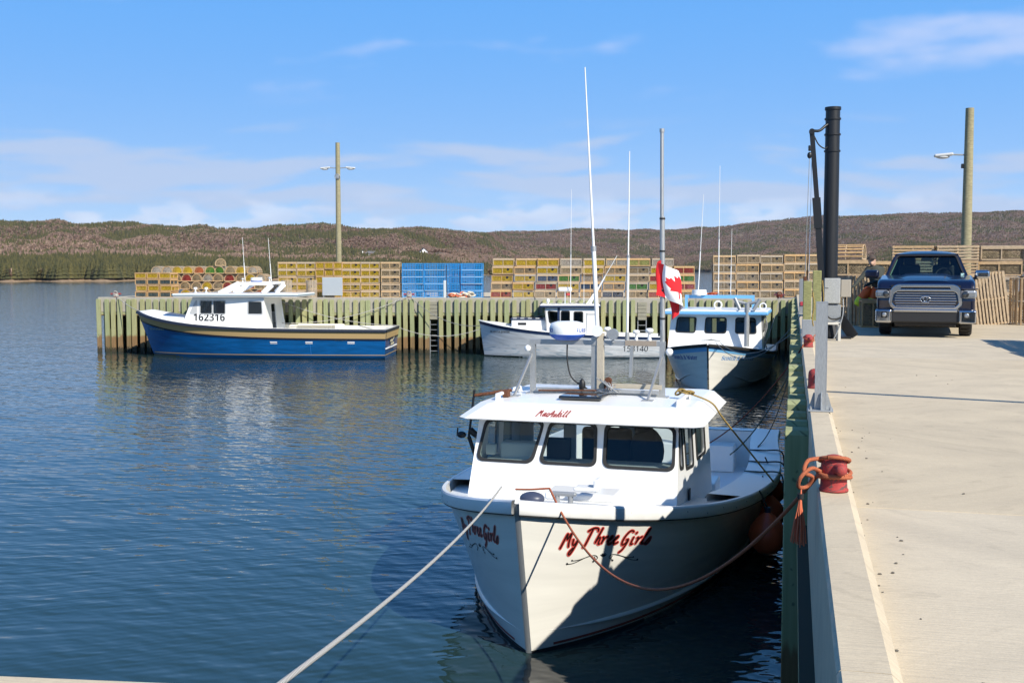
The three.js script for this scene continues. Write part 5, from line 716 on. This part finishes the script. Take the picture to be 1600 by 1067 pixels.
  const bp = mesh('bumper', rbox(1.38, 0.30, 0.22, 0.04, 0, 0.47, 2.90), plastic, t); mesh('air_dam', rbox(1.25, 0.10, 0.1, 0.03, 0, 0.30, 2.82), plastic, bp); mesh('bumper_bar', rbox(1.30, 0.07, 0.06, 0.02, 0, 0.585, 3.0), chrome, bp);
  mesh('chassis', box(1.5, 0.2, 4.8, 0, 0.40, 0), M.black, t); mesh('front_axle', bar([-0.75, 0.36, 1.9], [0.75, 0.36, 1.9], 0.06), M.rust, t);
  mesh('permit_sticker', box(0.07, 0.05, 0.002, 0, 0, 0).translate(0.77, 1.36, 1.405), std([0.5, 0.75, 0.7], 0.6), cab);
}
// ---------- person beside the truck: dark jacket, cap, reaching to the traps ----------
{
  const bones = (list) => (x, y, z) => { let d = 1e9; for (const [a, b, ra, rb] of list) { const ax = x - a[0], ay = y - a[1], az = z - a[2], bx = b[0] - a[0], by = b[1] - a[1], bz = b[2] - a[2], l = bx * bx + by * by + bz * bz, t = l ? clamp((ax * bx + ay * by + az * bz) / l) : 0, q = Math.hypot(ax - bx * t, ay - by * t, az - bz * t) - mix(ra, rb, t); const h = clamp(0.5 + 0.5 * (d - q) / 0.035); d = mix(d, q, h) - 0.035 * h * (1 - h); } return d; };
  const surf = (f, lo, hi, cell) => { const size = Math.max(hi[0] - lo[0], hi[1] - lo[1], hi[2] - lo[2]), n = Math.ceil(size / cell) + 4, mc = new MarchingCubes(n, new THREE.MeshStandardMaterial(), false, false, 400000); mc.isolation = 0; for (let k = 0; k < n; k++) for (let j = 0; j < n; j++) for (let i = 0; i < n; i++) { const w = (v, a) => lo[a] + (v / n) * size; mc.field[i + j * n + k * n * n] = -f(w(i, 0), w(j, 1), w(k, 2)); } mc.update(); const c = mc.count, g = new THREE.BufferGeometry(), p = mc.positionArray.slice(0, c * 3), nn = mc.normalArray.slice(0, c * 3); for (let i = 0; i < c; i++) for (let a = 0; a < 3; a++) p[i * 3 + a] = lo[a] + (p[i * 3 + a] * 0.5 + 0.5) * size; g.setAttribute('position', new THREE.BufferAttribute(p, 3)); g.setAttribute('normal', new THREE.BufferAttribute(nn, 3)); return g; };
  const o = thing('person', 'person in dark jacket and cap bending toward traps beside the truck', 'person', [2.22, DECK, -29.6], 0.2);
  const hip = 0.98, sh = 1.50;
  const trunk = [[[-0.05, hip, 0], [-0.14, 1.25, 0.0], 0.17, 0.18], [[-0.14, 1.25, 0], [-0.20, sh - 0.08, 0.02], 0.18, 0.17], [[-0.36, sh - 0.03, 0.02], [-0.04, sh - 0.03, 0.02], 0.085, 0.085]];
  const limbs = [[[-0.38, sh - 0.05, 0.02], [-0.58, 1.24, 0.10], 0.07, 0.055], [[-0.58, 1.24, 0.10], [-0.74, 1.08, 0.22], 0.055, 0.042], [[-0.02, sh - 0.05, 0.02], [-0.14, 1.20, 0.20], 0.07, 0.055], [[-0.14, 1.20, 0.20], [-0.42, 1.10, 0.30], 0.055, 0.042]];
  const legs = [[[-0.12, hip, 0], [-0.16, 0.52, 0.06], 0.10, 0.075], [[-0.16, 0.52, 0.06], [-0.14, 0.10, -0.02], 0.075, 0.055], [[0.04, hip, 0], [0.10, 0.52, 0.04], 0.10, 0.075], [[0.10, 0.52, 0.04], [0.14, 0.10, -0.04], 0.075, 0.055], [[-0.14, 0.06, -0.02], [-0.16, 0.05, 0.16], 0.055, 0.045], [[0.14, 0.06, -0.04], [0.14, 0.05, 0.14], 0.055, 0.045]];
  const hands = [[-0.76, 1.06, 0.24], [-0.45, 1.09, 0.31]].flatMap(([x, y, z]) => [[[x, y, z], [x - 0.05, y - 0.03, z + 0.03], 0.035, 0.03], ...[0, 1, 2, 3].map((k) => [[x - 0.05, y - 0.03 + 0.006, z + 0.01 + k * 0.02], [x - 0.11, y - 0.06, z + 0.01 + k * 0.02], 0.010, 0.008]), [[x - 0.02, y - 0.01, z - 0.02], [x - 0.06, y - 0.04, z - 0.04], 0.011, 0.009]]);
  const body = mesh('body', join([surf(bones([...trunk, ...limbs, ...legs]), [-0.95, -0.02, -0.8], [0.95, 1.75, 0.95], 0.024), surf(bones(hands), [-0.95, 0.9, 0.05], [-0.4, 1.2, 0.5], 0.009)]), std([0.045, 0.05, 0.042], 0.9), o);
  const head = [[[-0.22, sh, 0.02], [-0.26, sh + 0.10, 0.04], 0.055, 0.06], [[-0.28, sh + 0.15, 0.05], [-0.29, sh + 0.22, 0.05], 0.085, 0.098], [[-0.30, sh + 0.13, 0.09], [-0.31, sh + 0.12, 0.11], 0.055, 0.05], [[-0.335, sh + 0.165, 0.145], [-0.34, sh + 0.145, 0.155], 0.014, 0.018]];
  const hd = mesh('head', surf(bones(head), [-0.5, sh - 0.05, -0.12], [-0.1, sh + 0.36, 0.28], 0.012), std([0.50, 0.31, 0.22], 0.7), body);
  mesh('cap', [new THREE.SphereGeometry(0.112, 18, 10, 0, 6.3, 0, 1.5).scale(1, 0.85, 1.08).translate(-0.29, sh + 0.235, 0.045), rbox(0.15, 0.015, 0.10, 0.007, -0.32, sh + 0.24, 0.17, -0.4)], std([0.07, 0.05, 0.04], 0.9), body);
}
// ---------- wharf furniture ----------
const poleWood = std([0.40, 0.37, 0.24], 0.95, { map: woodMap });
function lightPole(p, h, r, arms, label, turn) {
  const o = thing('light_pole', label, 'light pole', p, turn); mesh('pole', uvBox(cyl(r, r * 0.72, h, 0, h / 2, 0, 16), 0.6), poleWood, o);
  for (const s of arms) { const L = mesh('lamp', [rbox(0.55, 0.09, 0.22, 0.04, s * 0.72, h - 1.40, 0.02, 0, 0, -s * 0.08), ell(0.20, 0.06, 0.1, s * 0.74, h - 1.46, 0.02)], std([0.55, 0.56, 0.55], 0.5), o); mesh('lamp_arm', bar([0, h - 1.42, 0.02], [s * 0.5, h - 1.39, 0.02], 0.025), M.galv, L); }
  if (arms.length > 1) mesh('cable_coil', [new THREE.TorusGeometry(0.15, 0.02, 6, 18).translate(0, h - 1.9, r * 0.9), rbox(0.16, 0.22, 0.14, 0.03, 0, h - 1.9, r * 0.8)], M.galv, o); else mesh('photocell', rbox(0.08, 0.14, 0.08, 0.02, -r, h - 1.75, 0.02), M.steelBlack, o); return o;
}
lightPole(farP(12.25, FARDECK, -4), 8.62, 0.17, [-1, 1], 'tall wooden lamp pole with two arms behind the yellow traps', FT);
lightPole([5.13, DECK, -36], 6.38, 0.17, [-1], 'tall wooden lamp pole with one arm behind the truck', 0);
{ // crane
  const o = thing('wharf_crane', 'black steel post crane with a folded boom beside the truck', 'crane', [0.76, DECK, -24.5]);
  const post = mesh('post', [cyl(0.165, 0.15, 4.9, 0, 2.45, 0, 28), cyl(0.17, 0.17, 0.06, 0, 4.9, 0, 28)], M.steelBlack, o); for (const y of [4.0, 4.35, 4.68]) mesh('post_band', cyl(0.172, 0.172, 0.035, 0, y, 0, 28), M.steelBlack, post);
  mesh('foot', [beam([0.1, 0.62, 0], [0.52, 0.02, 0.1], 0.06, 0.22), beam([-0.1, 0.62, 0], [-0.45, 0.02, 0.1], 0.06, 0.22), beam([0, 0.62, 0.1], [0.1, 0.02, 0.5], 0.06, 0.22), rbox(0.9, 0.04, 0.9, 0.01, 0, 0.02, 0)], M.steelBlack, o);
  const boom = mesh('boom', [beam([-0.16, 1.0, 0.22], [-0.30, 2.9, 0.22], 0.09, 0.13), beam([-0.27, 2.6, 0.22], [-0.43, 4.40, 0.22], 0.07, 0.10), cyl(0.06, 0.06, 0.14, 0, 0, 0, 14).rotateX(Math.PI / 2).translate(-0.43, 4.40, 0.22)], M.steelBlack, o);
  mesh('boom_sleeve', beam([-0.262, 2.35, 0.22], [-0.315, 3.0, 0.22], 0.13, 0.17), M.steelBlack, boom);
  mesh('link_arm', tube([[-0.43, 4.42, 0.22], [-0.28, 4.42, 0.2], [-0.12, 4.55, 0.1], [0, 4.58, 0]], 0.03), M.steelBlack, o); mesh('hose', tube([[-0.38, 4.3, 0.22], [-0.28, 4.12, 0.2], [-0.15, 4.05, 0.12], [-0.08, 4.1, 0.1]], 0.014), M.rubber, o);
  mesh('hook_block', [rbox(0.06, 0.12, 0.06, 0.02, -0.47, 4.05, 0.24), ell(0.05, 0.07, 0.04, -0.47, 3.9, 0.24)], M.steelBlack, boom); mesh('hoist_cable', bar([-0.47, 3.9, 0.24], [-0.52, 1.3, 0.24], 0.007, 5), M.galv, boom); mesh('hoist_cable', bar([-0.42, 4.0, 0.24], [-0.44, 1.2, 0.24], 0.006, 5), std([0.2, 0.3, 0.45], 0.6), boom);
  mesh('cable_hook', [rbox(0.07, 0.14, 0.05, 0.02, -0.52, 1.25, 0.24)], M.rust, boom);
}
{ // power cabinet
  const o = thing('electrical_cabinet', 'grey electrical cabinet on a galvanised stand beside the crane post', 'electrical box', [0.78, DECK, -23.5]);
  const c = mesh('cabinet', rbox(0.32, 0.52, 0.24, 0.015, 0, 1.03, 0), std([0.50, 0.51, 0.50], 0.5, { map: galvMap }), o); mesh('door_latch', rbox(0.06, 0.02, 0.02, 0.006, -0.10, 1.10, 0.125), M.alu, c); mesh('junction_box', rbox(0.20, 0.36, 0.18, 0.015, 0.27, 1.08, 0), std([0.36, 0.32, 0.26], 0.6), o);
  mesh('stand', [box(0.05, 0.78, 0.05, -0.10, 0.39, 0), box(0.05, 0.78, 0.05, 0.12, 0.39, 0), rbox(0.30, 0.36, 0.2, 0.01, 0.03, 0.56, -0.02)], M.galv, o); mesh('stand_frame', [box(0.30, 0.05, 0.06, 0.02, 0.36, 0.1), box(0.05, 0.36, 0.06, 0.16, 0.18, 0.1)], std([0.60, 0.58, 0.52], 0.7), o);
  mesh('conduit', tube([[0.27, 0.9, 0.02], [0.27, 0.7, 0.06], [0.2, 0.50, 0.1], [0.0, 0.45, 0.14], [-0.1, 0.52, 0.12]], 0.016), M.rubber, o); mesh('conduit', tube([[0.22, 0.9, 0.04], [0.22, 0.55, 0.1], [0.12, 0.2, 0.14], [0.05, 0.05, 0.16]], 0.012), M.galv, o);
}
{ // posts on the kerb
  const o = thing('steel_post', 'galvanised steel post bolted to the kerb by a base plate', 'post', [0.265, 3.073, -10.6]);
  mesh('upright', [box(0.006, 1.02, 0.105, -0.05, 0.51, 0), box(0.006, 1.02, 0.105, 0.05, 0.51, 0), box(0.10, 1.02, 0.006, 0, 0.51, 0.048), box(0.10, 1.02, 0.006, 0, 0.51, -0.048), box(0.106, 0.006, 0.105, 0, 1.023, 0)], M.galv, o); mesh('base_plate', rbox(0.23, 0.016, 0.25, 0.004, 0, 0.008, 0), M.galv, o);
  for (const s of [-1, 1]) { const g = new THREE.ExtrudeGeometry(new THREE.Shape([[0, 0], [0.055, 0], [0.012, 0.15], [0, 0.15]].map(([x, y]) => new THREE.Vector2(x, y))), { depth: 0.008, bevelEnabled: false }); mesh('gusset', s > 0 ? g.translate(0.053, 0.016, 0) : g.rotateY(Math.PI).translate(-0.053, 0.016, 0), M.galv, o); }
  mesh('gusset', new THREE.ExtrudeGeometry(new THREE.Shape([[0, 0], [0.06, 0], [0.02, 0.16], [0, 0.16]].map(([x, y]) => new THREE.Vector2(x, y))), { depth: 0.008, bevelEnabled: false }).rotateY(-Math.PI / 2).translate(0.01, 0.016, 0.052), M.galv, o);
  for (const [x, z] of [[-0.09, 0.09], [0.09, 0.09], [-0.09, -0.09], [0.09, -0.09]]) mesh('bolt', [cyl(0.014, 0.014, 0.02, x, 0.026, z, 6), cyl(0.007, 0.007, 0.04, x, 0.03, z, 8)], M.galv, o);
  const far = thing('steel_post', 'slim galvanised post on the kerb beyond the timber posts', 'post', [0.24, 3.07, -34]); mesh('upright', rbox(0.13, 1.05, 0.13, 0.01, 0, 0.52, 0), M.galv, far); mesh('base_plate', box(0.22, 0.02, 0.22, 0, 0.01, 0), M.galv, far); mesh('red_tag', rbox(0.1, 0.12, 0.02, 0.01, 0.02, 0.30, 0.08), std([0.45, 0.04, 0.06], 0.7), far);
  for (const [x, y0, z, h, w, lab] of [[0.25, 3.07, -20.6, 1.12, 0.15, 'square timber post in a steel sleeve on the kerb before the crane'], [0.47, 2.93, -23.2, 1.45, 0.17, 'taller square timber post beside the electrical cabinet']]) {
    const q = thing('timber_post', lab, 'post', [x, y0, z]); mesh('upright', uvBox(rbox(w, h - 0.3, w, 0.015, 0, 0.3 + (h - 0.3) / 2, 0), 1), std([0.34, 0.35, 0.16], 0.95, { map: woodMap }), q); mesh('sleeve', rbox(w + 0.02, 0.42, w + 0.02, 0.01, 0, 0.21, 0), M.galv, q);
    mesh('hanging_line', tube([[w / 2 + 0.02, h - 0.2, 0.05], [w / 2 + 0.05, h * 0.6, 0.07], [w / 2 + 0.02, h * 0.4, 0.06], [w / 2 + 0.04, 0.3, 0.06]], 0.012), M.ropeYellow, q);
  }
}
const redPaint = std([0.44, 0.05, 0.045], 0.75, { map: tex(128, 128, (u, v) => { const n = torf(u, v, 2.5, 8, 5), w = smooth(0.16, 0.26, n); return [mix(0.95 + 0.25 * n, 0.55, w), mix(0.92 + 0.2 * n, 1.3, w * 0.4), mix(0.92 + 0.2 * n, 1.0, w * 0.3)]; }) });
function bollard(p, label, s = 1) {
  const o = thing('bollard', label, 'bollard', p, 0.3, 'red bollards along the kerbs');
  mesh('body', new THREE.LatheGeometry([[0, 0], [0.086, 0], [0.087, 0.01], [0.080, 0.02], [0.078, 0.06], [0.077, 0.15], [0.074, 0.175], [0.064, 0.197], [0.045, 0.211], [0.02, 0.218], [0, 0.219]].map(([a, b]) => new THREE.Vector2(a * s, b * s)), 28), redPaint, o);
  mesh('horn', new THREE.CylinderGeometry(0.028 * s, 0.036 * s, 0.08 * s, 16).rotateX(Math.PI / 2).translate(0, 0.145 * s, 0.085 * s), redPaint, o); mesh('horn_knob', ell(0.034 * s, 0.034 * s, 0.028 * s, 0, 0.145 * s, 0.125 * s), redPaint, o); return o;
}
bollard([0.255, 3.073, -6.75], 'red iron bollard wound with thick orange rope'); bollard([0.255, 3.073, -12.6], 'red iron bollard just beyond the galvanised post on the kerb'); { const o = bollard([0.265, 3.073, -19.3], 'red iron bollard with thin orange line by the timber posts'); mesh('orange_line', [tube([[-0.14, -0.02, 0.1], [-0.085, 0.05, 0.03], [0, 0.10, 0.09], [0.085, 0.15, 0.03], [0, 0.19, -0.08], [-0.085, 0.16, -0.02], [-0.03, 0.13, 0.085], [0.08, 0.10, 0.04], [0.1, 0.17, -0.03], [0.15, 0.2, -0.1]], 0.009, 6, 60)], M.ropeOrange, o); }
for (const [x, l] of [[0.93, 'red bollard wrapped in white rope at the far wharf\'s outer corner'], [16.85, 'red bollard wrapped in white rope before the blue traps'], [36.2, 'red bollard with dark line at the far wharf\'s inner corner']]) {
  const o = thing('bollard', l, 'bollard', farP(x, FARDECK + 0.02, -0.18), FT, 'red bollards along the kerbs'); mesh('body', [cyl(0.13, 0.11, 0.22, 0, 0.11, 0, 18), bar([-0.28, 0.19, 0], [0.28, 0.19, 0], 0.045, 10)], x > 30 ? std([0.12, 0.03, 0.05], 0.7) : redPaint, o);
  const c = mesh('rope_turns', [0, 1, 2].map((k) => new THREE.TorusGeometry(0.135, 0.03, 6, 20).rotateX(Math.PI / 2).translate(0, 0.08 + k * 0.055, 0)).concat([new THREE.TorusGeometry(0.1, 0.028, 6, 18).rotateX(0.5).translate(0, 0.25, 0.02)]), x > 30 ? M.ropeRed : M.ropeWhite, o); c.userData.kind = 'stuff';
}
{ // thick orange mooring rope
  const S = W1(0.18, 1.88, 5.32), E = [0.18, 3.19, -6.72], o = thing('mooring_rope', 'orange mooring rope from the near boat\'s bow to a red bollard', 'rope');
  mesh('line', sag(S, E, 0.94, 0.0125, 9, 90), M.ropeOrange, o); mesh('bow_tail', tube([W1(-0.25, 1.83, 5.25), W1(-0.05, 1.85, 5.3), S], 0.0125, 8), M.ropeOrange, o);
  const ringAt = (y, r, tilt, ph) => { const p = []; for (let k = 0; k <= 18; k++) { const a = k / 18 * 6.283 + ph; p.push([0.255 + Math.cos(a) * r, 3.073 + y + Math.sin(a) * tilt, -6.75 + Math.sin(a) * r]); } return tube(p, 0.0125, 8, 50); };
  const turns = mesh('turns', [ringAt(0.085, 0.098, 0.012, 0), ringAt(0.112, 0.096, -0.012, 1), ringAt(0.185, 0.088, 0.03, 2)], M.ropeOrange, o); turns.userData.kind = 'stuff';
  mesh('knot', tube([E, [0.12, 3.22, -6.64], [0.06, 3.17, -6.60], [0.05, 3.11, -6.63], [0.10, 3.10, -6.70], [0.13, 3.16, -6.68], [0.08, 3.20, -6.62], [0.10, 3.26, -6.66], [0.17, 3.27, -6.72]], 0.0125, 8, 70), M.ropeOrange, o);
  const ts = []; for (let k = 0; k < 14; k++) { const a = k * 2.4, q = 0.012 * Math.sqrt(k / 14) * 1.6; ts.push(tube([[0.065, 3.10, -6.60], [0.058 + Math.cos(a) * q * 0.6, 3.0, -6.58 + Math.sin(a) * q * 0.6], [0.055 + Math.cos(a) * q * 1.8, 2.90, -6.575 + Math.sin(a) * q * 1.8], [0.05 + Math.cos(a) * q * 2.6, 2.79 - 0.01 * (k % 3), -6.57 + Math.sin(a) * q * 2.6]], 0.0042, 5, 12)); }
  const tas = mesh('frayed_end', ts, std([0.60, 0.15, 0.07], 0.95), o); tas.userData.kind = 'stuff'; mesh('whipping', cyl(0.02, 0.02, 0.03, 0.063, 3.06, -6.595, 10), M.rubber, o);
}
hanging('mooring_rope', 'white mooring rope running from the bow to the nearest wharf edge', 'rope', W1(-0.36, 1.89, 5.45), [-1.55, 3.1, -2.85], 0.0115, M.ropeWhite, 0.10);
// lines to the wharves
const line = (l, a, b, s, r, m) => hanging('mooring_rope', l, 'rope', a, b, r, m, s, 'thin mooring lines');
line('slack grey line from the blue-trimmed boat\'s bow to the main wharf', W4(0.25, 1.74, 5.5), [0.2, 3.12, -31], 0.85, 0.014, M.ropeGrey); line('taut grey line from the blue-trimmed boat\'s wheelhouse to the far wharf', W4(1.85, 1.5, 2.6), farP(36.2, FARDECK + 0.12, -0.1), 0.2, 0.012, M.ropeGrey);
line('dark line from the near boat\'s stern up to the kerb by the timber post', W1(1.5, 1.1, -2.2), [0.18, 3.1, -19.5], 0.25, 0.011, M.ropeGreen); line('thin red line from the near boat\'s stern up to the kerb', W1(0.5, 0.95, -2.6), [0.2, 3.12, -19.3], 0.35, 0.011, M.ropeRed); line('grey line from the blue-trimmed boat\'s bow down beside the fender timbers', W4(0.4, 1.74, 5.4), [0.17, 3.08, -26], 0.5, 0.012, M.ropeGrey); line('dark line rising from the near boat\'s washboard past the big fender pile', W1(1.9, 1.08, -3.4), [0.17, 3.1, -26], 0.5, 0.010, M.ropeGreen);
line('white line from the blue boat\'s bow to the outer corner bollard', [-32.4, 2.2, -49.4], farP(0.98, FARDECK + 0.12, -0.05), 0.12, 0.018, M.ropeWhite); line('white line from the blue boat\'s wheelhouse to the bollard by the blue traps', [-26.3, 1.62, -51.9], farP(16.8, FARDECK + 0.1, 0.12), 0.45, 0.018, M.ropeWhite); line('white line from the blue boat\'s transom toward the yellow stack', [-19.7, 1.5, -53.0], farP(9.6, FARDECK + 0.02, 0.14), 0.35, 0.018, M.ropeWhite); line('white line between the blue boat\'s transom and the small white boat\'s bow', [-19.6, 1.42, -52.6], [-15.4, 1.4, -53.4], 0.42, 0.016, M.ropeWhite); line('white line from the bollard by the blue traps to the small white boat\'s bow', farP(16.95, FARDECK + 0.08, 0.13), [-15.4, 1.55, -53.4], 0.5, 0.016, M.ropeGrey); line('pale line from the small white boat\'s foredeck to the far wharf\'s cap', [-13.4, 1.75, -54.2], farP(26.0, FARDECK + 0.02, 0.14), 0.05, 0.014, M.ropeWhite);
{ // yellow rope over the near boat's roof edge
  const o = thing('tied_rope', 'yellow rope knotted round the roof rail and led down to the gunwale', 'rope'); const a = W1(1.28, 2.66, 1.9), s = (6.05 - 0.55) / 12.1, p = H1.P(s, H1.sheer(s), 1), b = W1(p[0] + 0.05, p[1] + 0.03, 0.55);
  mesh('line', tube([a, W1(1.62, 2.50, 1.75), W1(1.74, 2.30, 1.6), b], 0.013, 8, 40), M.ropeYellow, o); const k = mesh('knot', [0, 1, 2, 3, 4].map((i) => new THREE.TorusGeometry(0.055, 0.014, 6, 16).rotateX(1.2 + 0.3 * i).rotateY(i).translate(a[0] - 0.04 * i + 0.05, a[1] + 0.02 * (i % 2), a[2] + 0.03 * (i % 3))), M.ropeYellow, o); k.userData.kind = 'stuff';
}
// balloon fenders between the near boat and the wharf
for (const [z, r, y, l] of [[-15.7, 0.27, 0.62, 'large orange balloon fender hanging at the near boat\'s quarter'], [-17.3, 0.24, 0.58, 'orange balloon fender hanging amidships beside the near boat'], [-18.9, 0.23, 0.62, 'orange balloon fender hanging nearest the near boat\'s stern'], [-16.5, 0.22, 0.40, 'low orange balloon fender half hidden below the gunwale']]) {
  const o = thing('balloon_fender', l, 'fender', [-0.30, y, z], 0, 'orange balloon fenders'); const sk = phy([0.72, 0.10, 0.03], 0.4); mesh('bladder', new THREE.LatheGeometry([[0, -1], [0.5, -0.88], [0.86, -0.5], [1, 0], [0.9, 0.45], [0.62, 0.85], [0.3, 1.12], [0.16, 1.25]].map(([a, b]) => new THREE.Vector2(a * r, b * r)), 28), sk, o); mesh('eye', [cyl(r * 0.17, r * 0.14, r * 0.3, 0, r * 1.36, 0, 14)], std([0.02, 0.02, 0.03], 0.5), o); mesh('lanyard', bar([0, r * 1.45, 0], [-0.12, r * 1.45 + 0.25, 0], 0.012), M.rubber, o);
}
{ // things on the far wharf
  const o = thing('panel_board', 'blank grey panel standing on short legs before the yellow traps', 'panel', farP(12.6, FARDECK, -0.8), FT); mesh('board', rbox(1.1, 0.98, 0.04, 0.02, 0, 0.61, 0), std([0.36, 0.40, 0.43], 0.6), o); for (const s of [-1, 1]) { mesh('leg', box(0.05, 0.5, 0.06, s * 0.48, 0.25, -0.04), M.galv, o); mesh('foot', box(0.2, 0.03, 0.4, s * 0.48, 0.015, 0), M.galv, o); }
  const p = thing('white_post', 'short white post standing before the blue wire traps', 'post', farP(18.7, FARDECK, -0.6), FT); mesh('upright', rbox(0.13, 0.94, 0.13, 0.02, 0, 0.47, 0), std([0.52, 0.57, 0.58], 0.7), p); mesh('base_plate', box(0.22, 0.02, 0.22, 0, 0.01, 0), M.galv, p);
  const h = thing('rope_heap', 'heap of white and orange rope coils at the wharf edge below the blue traps', 'rope heap', farP(19.6, FARDECK, -0.6), FT), w = [], q = [];
  for (let k = 0; k < 26; k++) { const a = R(0, 6.28), g = new THREE.TorusGeometry(R(0.12, 0.2), 0.034, 6, 16).rotateX(Math.PI / 2 + R(-0.5, 0.5)).rotateZ(R(-0.3, 0.3)).translate(R(-0.6, 0.6), R(0.05, 0.28) * (1 - 0), R(-0.2, 0.2)); (k % 3 ? w : q).push(g); }
  mesh('white_coils', w, std([0.66, 0.60, 0.47], 0.95), h).userData.kind = 'stuff'; mesh('orange_coils', q, std([0.62, 0.16, 0.07], 0.95), h).userData.kind = 'stuff';
  const h2 = thing('rope_heap', 'small orange rope coil at the far wharf\'s edge behind the blue-trimmed boat', 'rope heap', farP(32.6, FARDECK, -0.5), FT); mesh('coils', [0, 1, 2, 3, 4, 5].map((k) => new THREE.TorusGeometry(0.22 + 0.03 * (k % 2), 0.035, 6, 18).rotateX(Math.PI / 2 + R(-0.3, 0.3)).translate(R(-0.15, 0.25), 0.05 + 0.04 * k, R(-0.1, 0.1))), std([0.55, 0.13, 0.06], 0.95), h2).userData.kind = 'stuff';
}
for (const [x, rz, l] of [[1.72, 0.62, 'orange and lime marker buoy tilted against the fresh-wood trap'], [2.00, 0.25, 'orange and lime marker buoy hanging upright beside the tilted one']]) { // buoys hung on the upright trap
  const o = thing('marker_buoy', l, 'buoy', [x, DECK + 0.72, -29.55]); o.rotation.z = -rz; mesh('upper_half', new THREE.LatheGeometry([[0.115, 0], [0.115, 0.22], [0.08, 0.33], [0.03, 0.36], [0, 0.36]].map(([a, b]) => new THREE.Vector2(a, b)), 20), std([0.80, 0.13, 0.02], 0.6), o); mesh('lower_half', new THREE.LatheGeometry([[0, -0.22], [0.06, -0.22], [0.10, -0.17], [0.115, -0.10], [0.115, 0]].map(([a, b]) => new THREE.Vector2(a, b)), 20), std([0.62, 0.72, 0.03], 0.6), o); mesh('stick', bar([0, 0.34, 0], [0, 0.55, 0], 0.014), WOODS[0], o);
}
{ // grit along the foot of the kerb
  const g = []; for (let k = 0; k < 70; k++) { const near = k < 56, s = R(0.003, 0.009) * (k % 9 === 0 ? 1.7 : 1); g.push(new THREE.DodecahedronGeometry(s).scale(1.3, 0.6, 1).rotateY(R(0, 6)).translate(near ? 0.39 + Math.pow(rnd(), 2.2) * 0.30 : R(0.6, 3), DECK + s * 0.4, -R(3.2, near ? 11 : 16))); }
  info(mesh('grit', g, std([0.11, 0.10, 0.085], 0.95)), 'small dark stones scattered along the kerb', 'grit', null, 'stuff');
}
{ // hoist standing well inside the wharf: its long thin boom draws the straight shadow across the deck
  const o = thing('boom_hoist', 'slim hoist whose long thin boom reaches toward the kerb', 'hoist', [11.2, DECK, -8.1]);
  mesh('mast', [cyl(0.09, 0.07, 5.3, 0, 2.65, 0, 14), box(0.6, 0.04, 0.6, 0, 0.02, 0)], M.galv, o); mesh('boom', bar([0.4, 5.0, 0.11], [-6.25, 5.0, -1.75], 0.06, 8), M.galv, o); mesh('stay', bar([0, 5.25, 0], [-3.0, 5.03, -0.85], 0.008, 5), M.galv, o);
}
renderer.render(scene, camera);
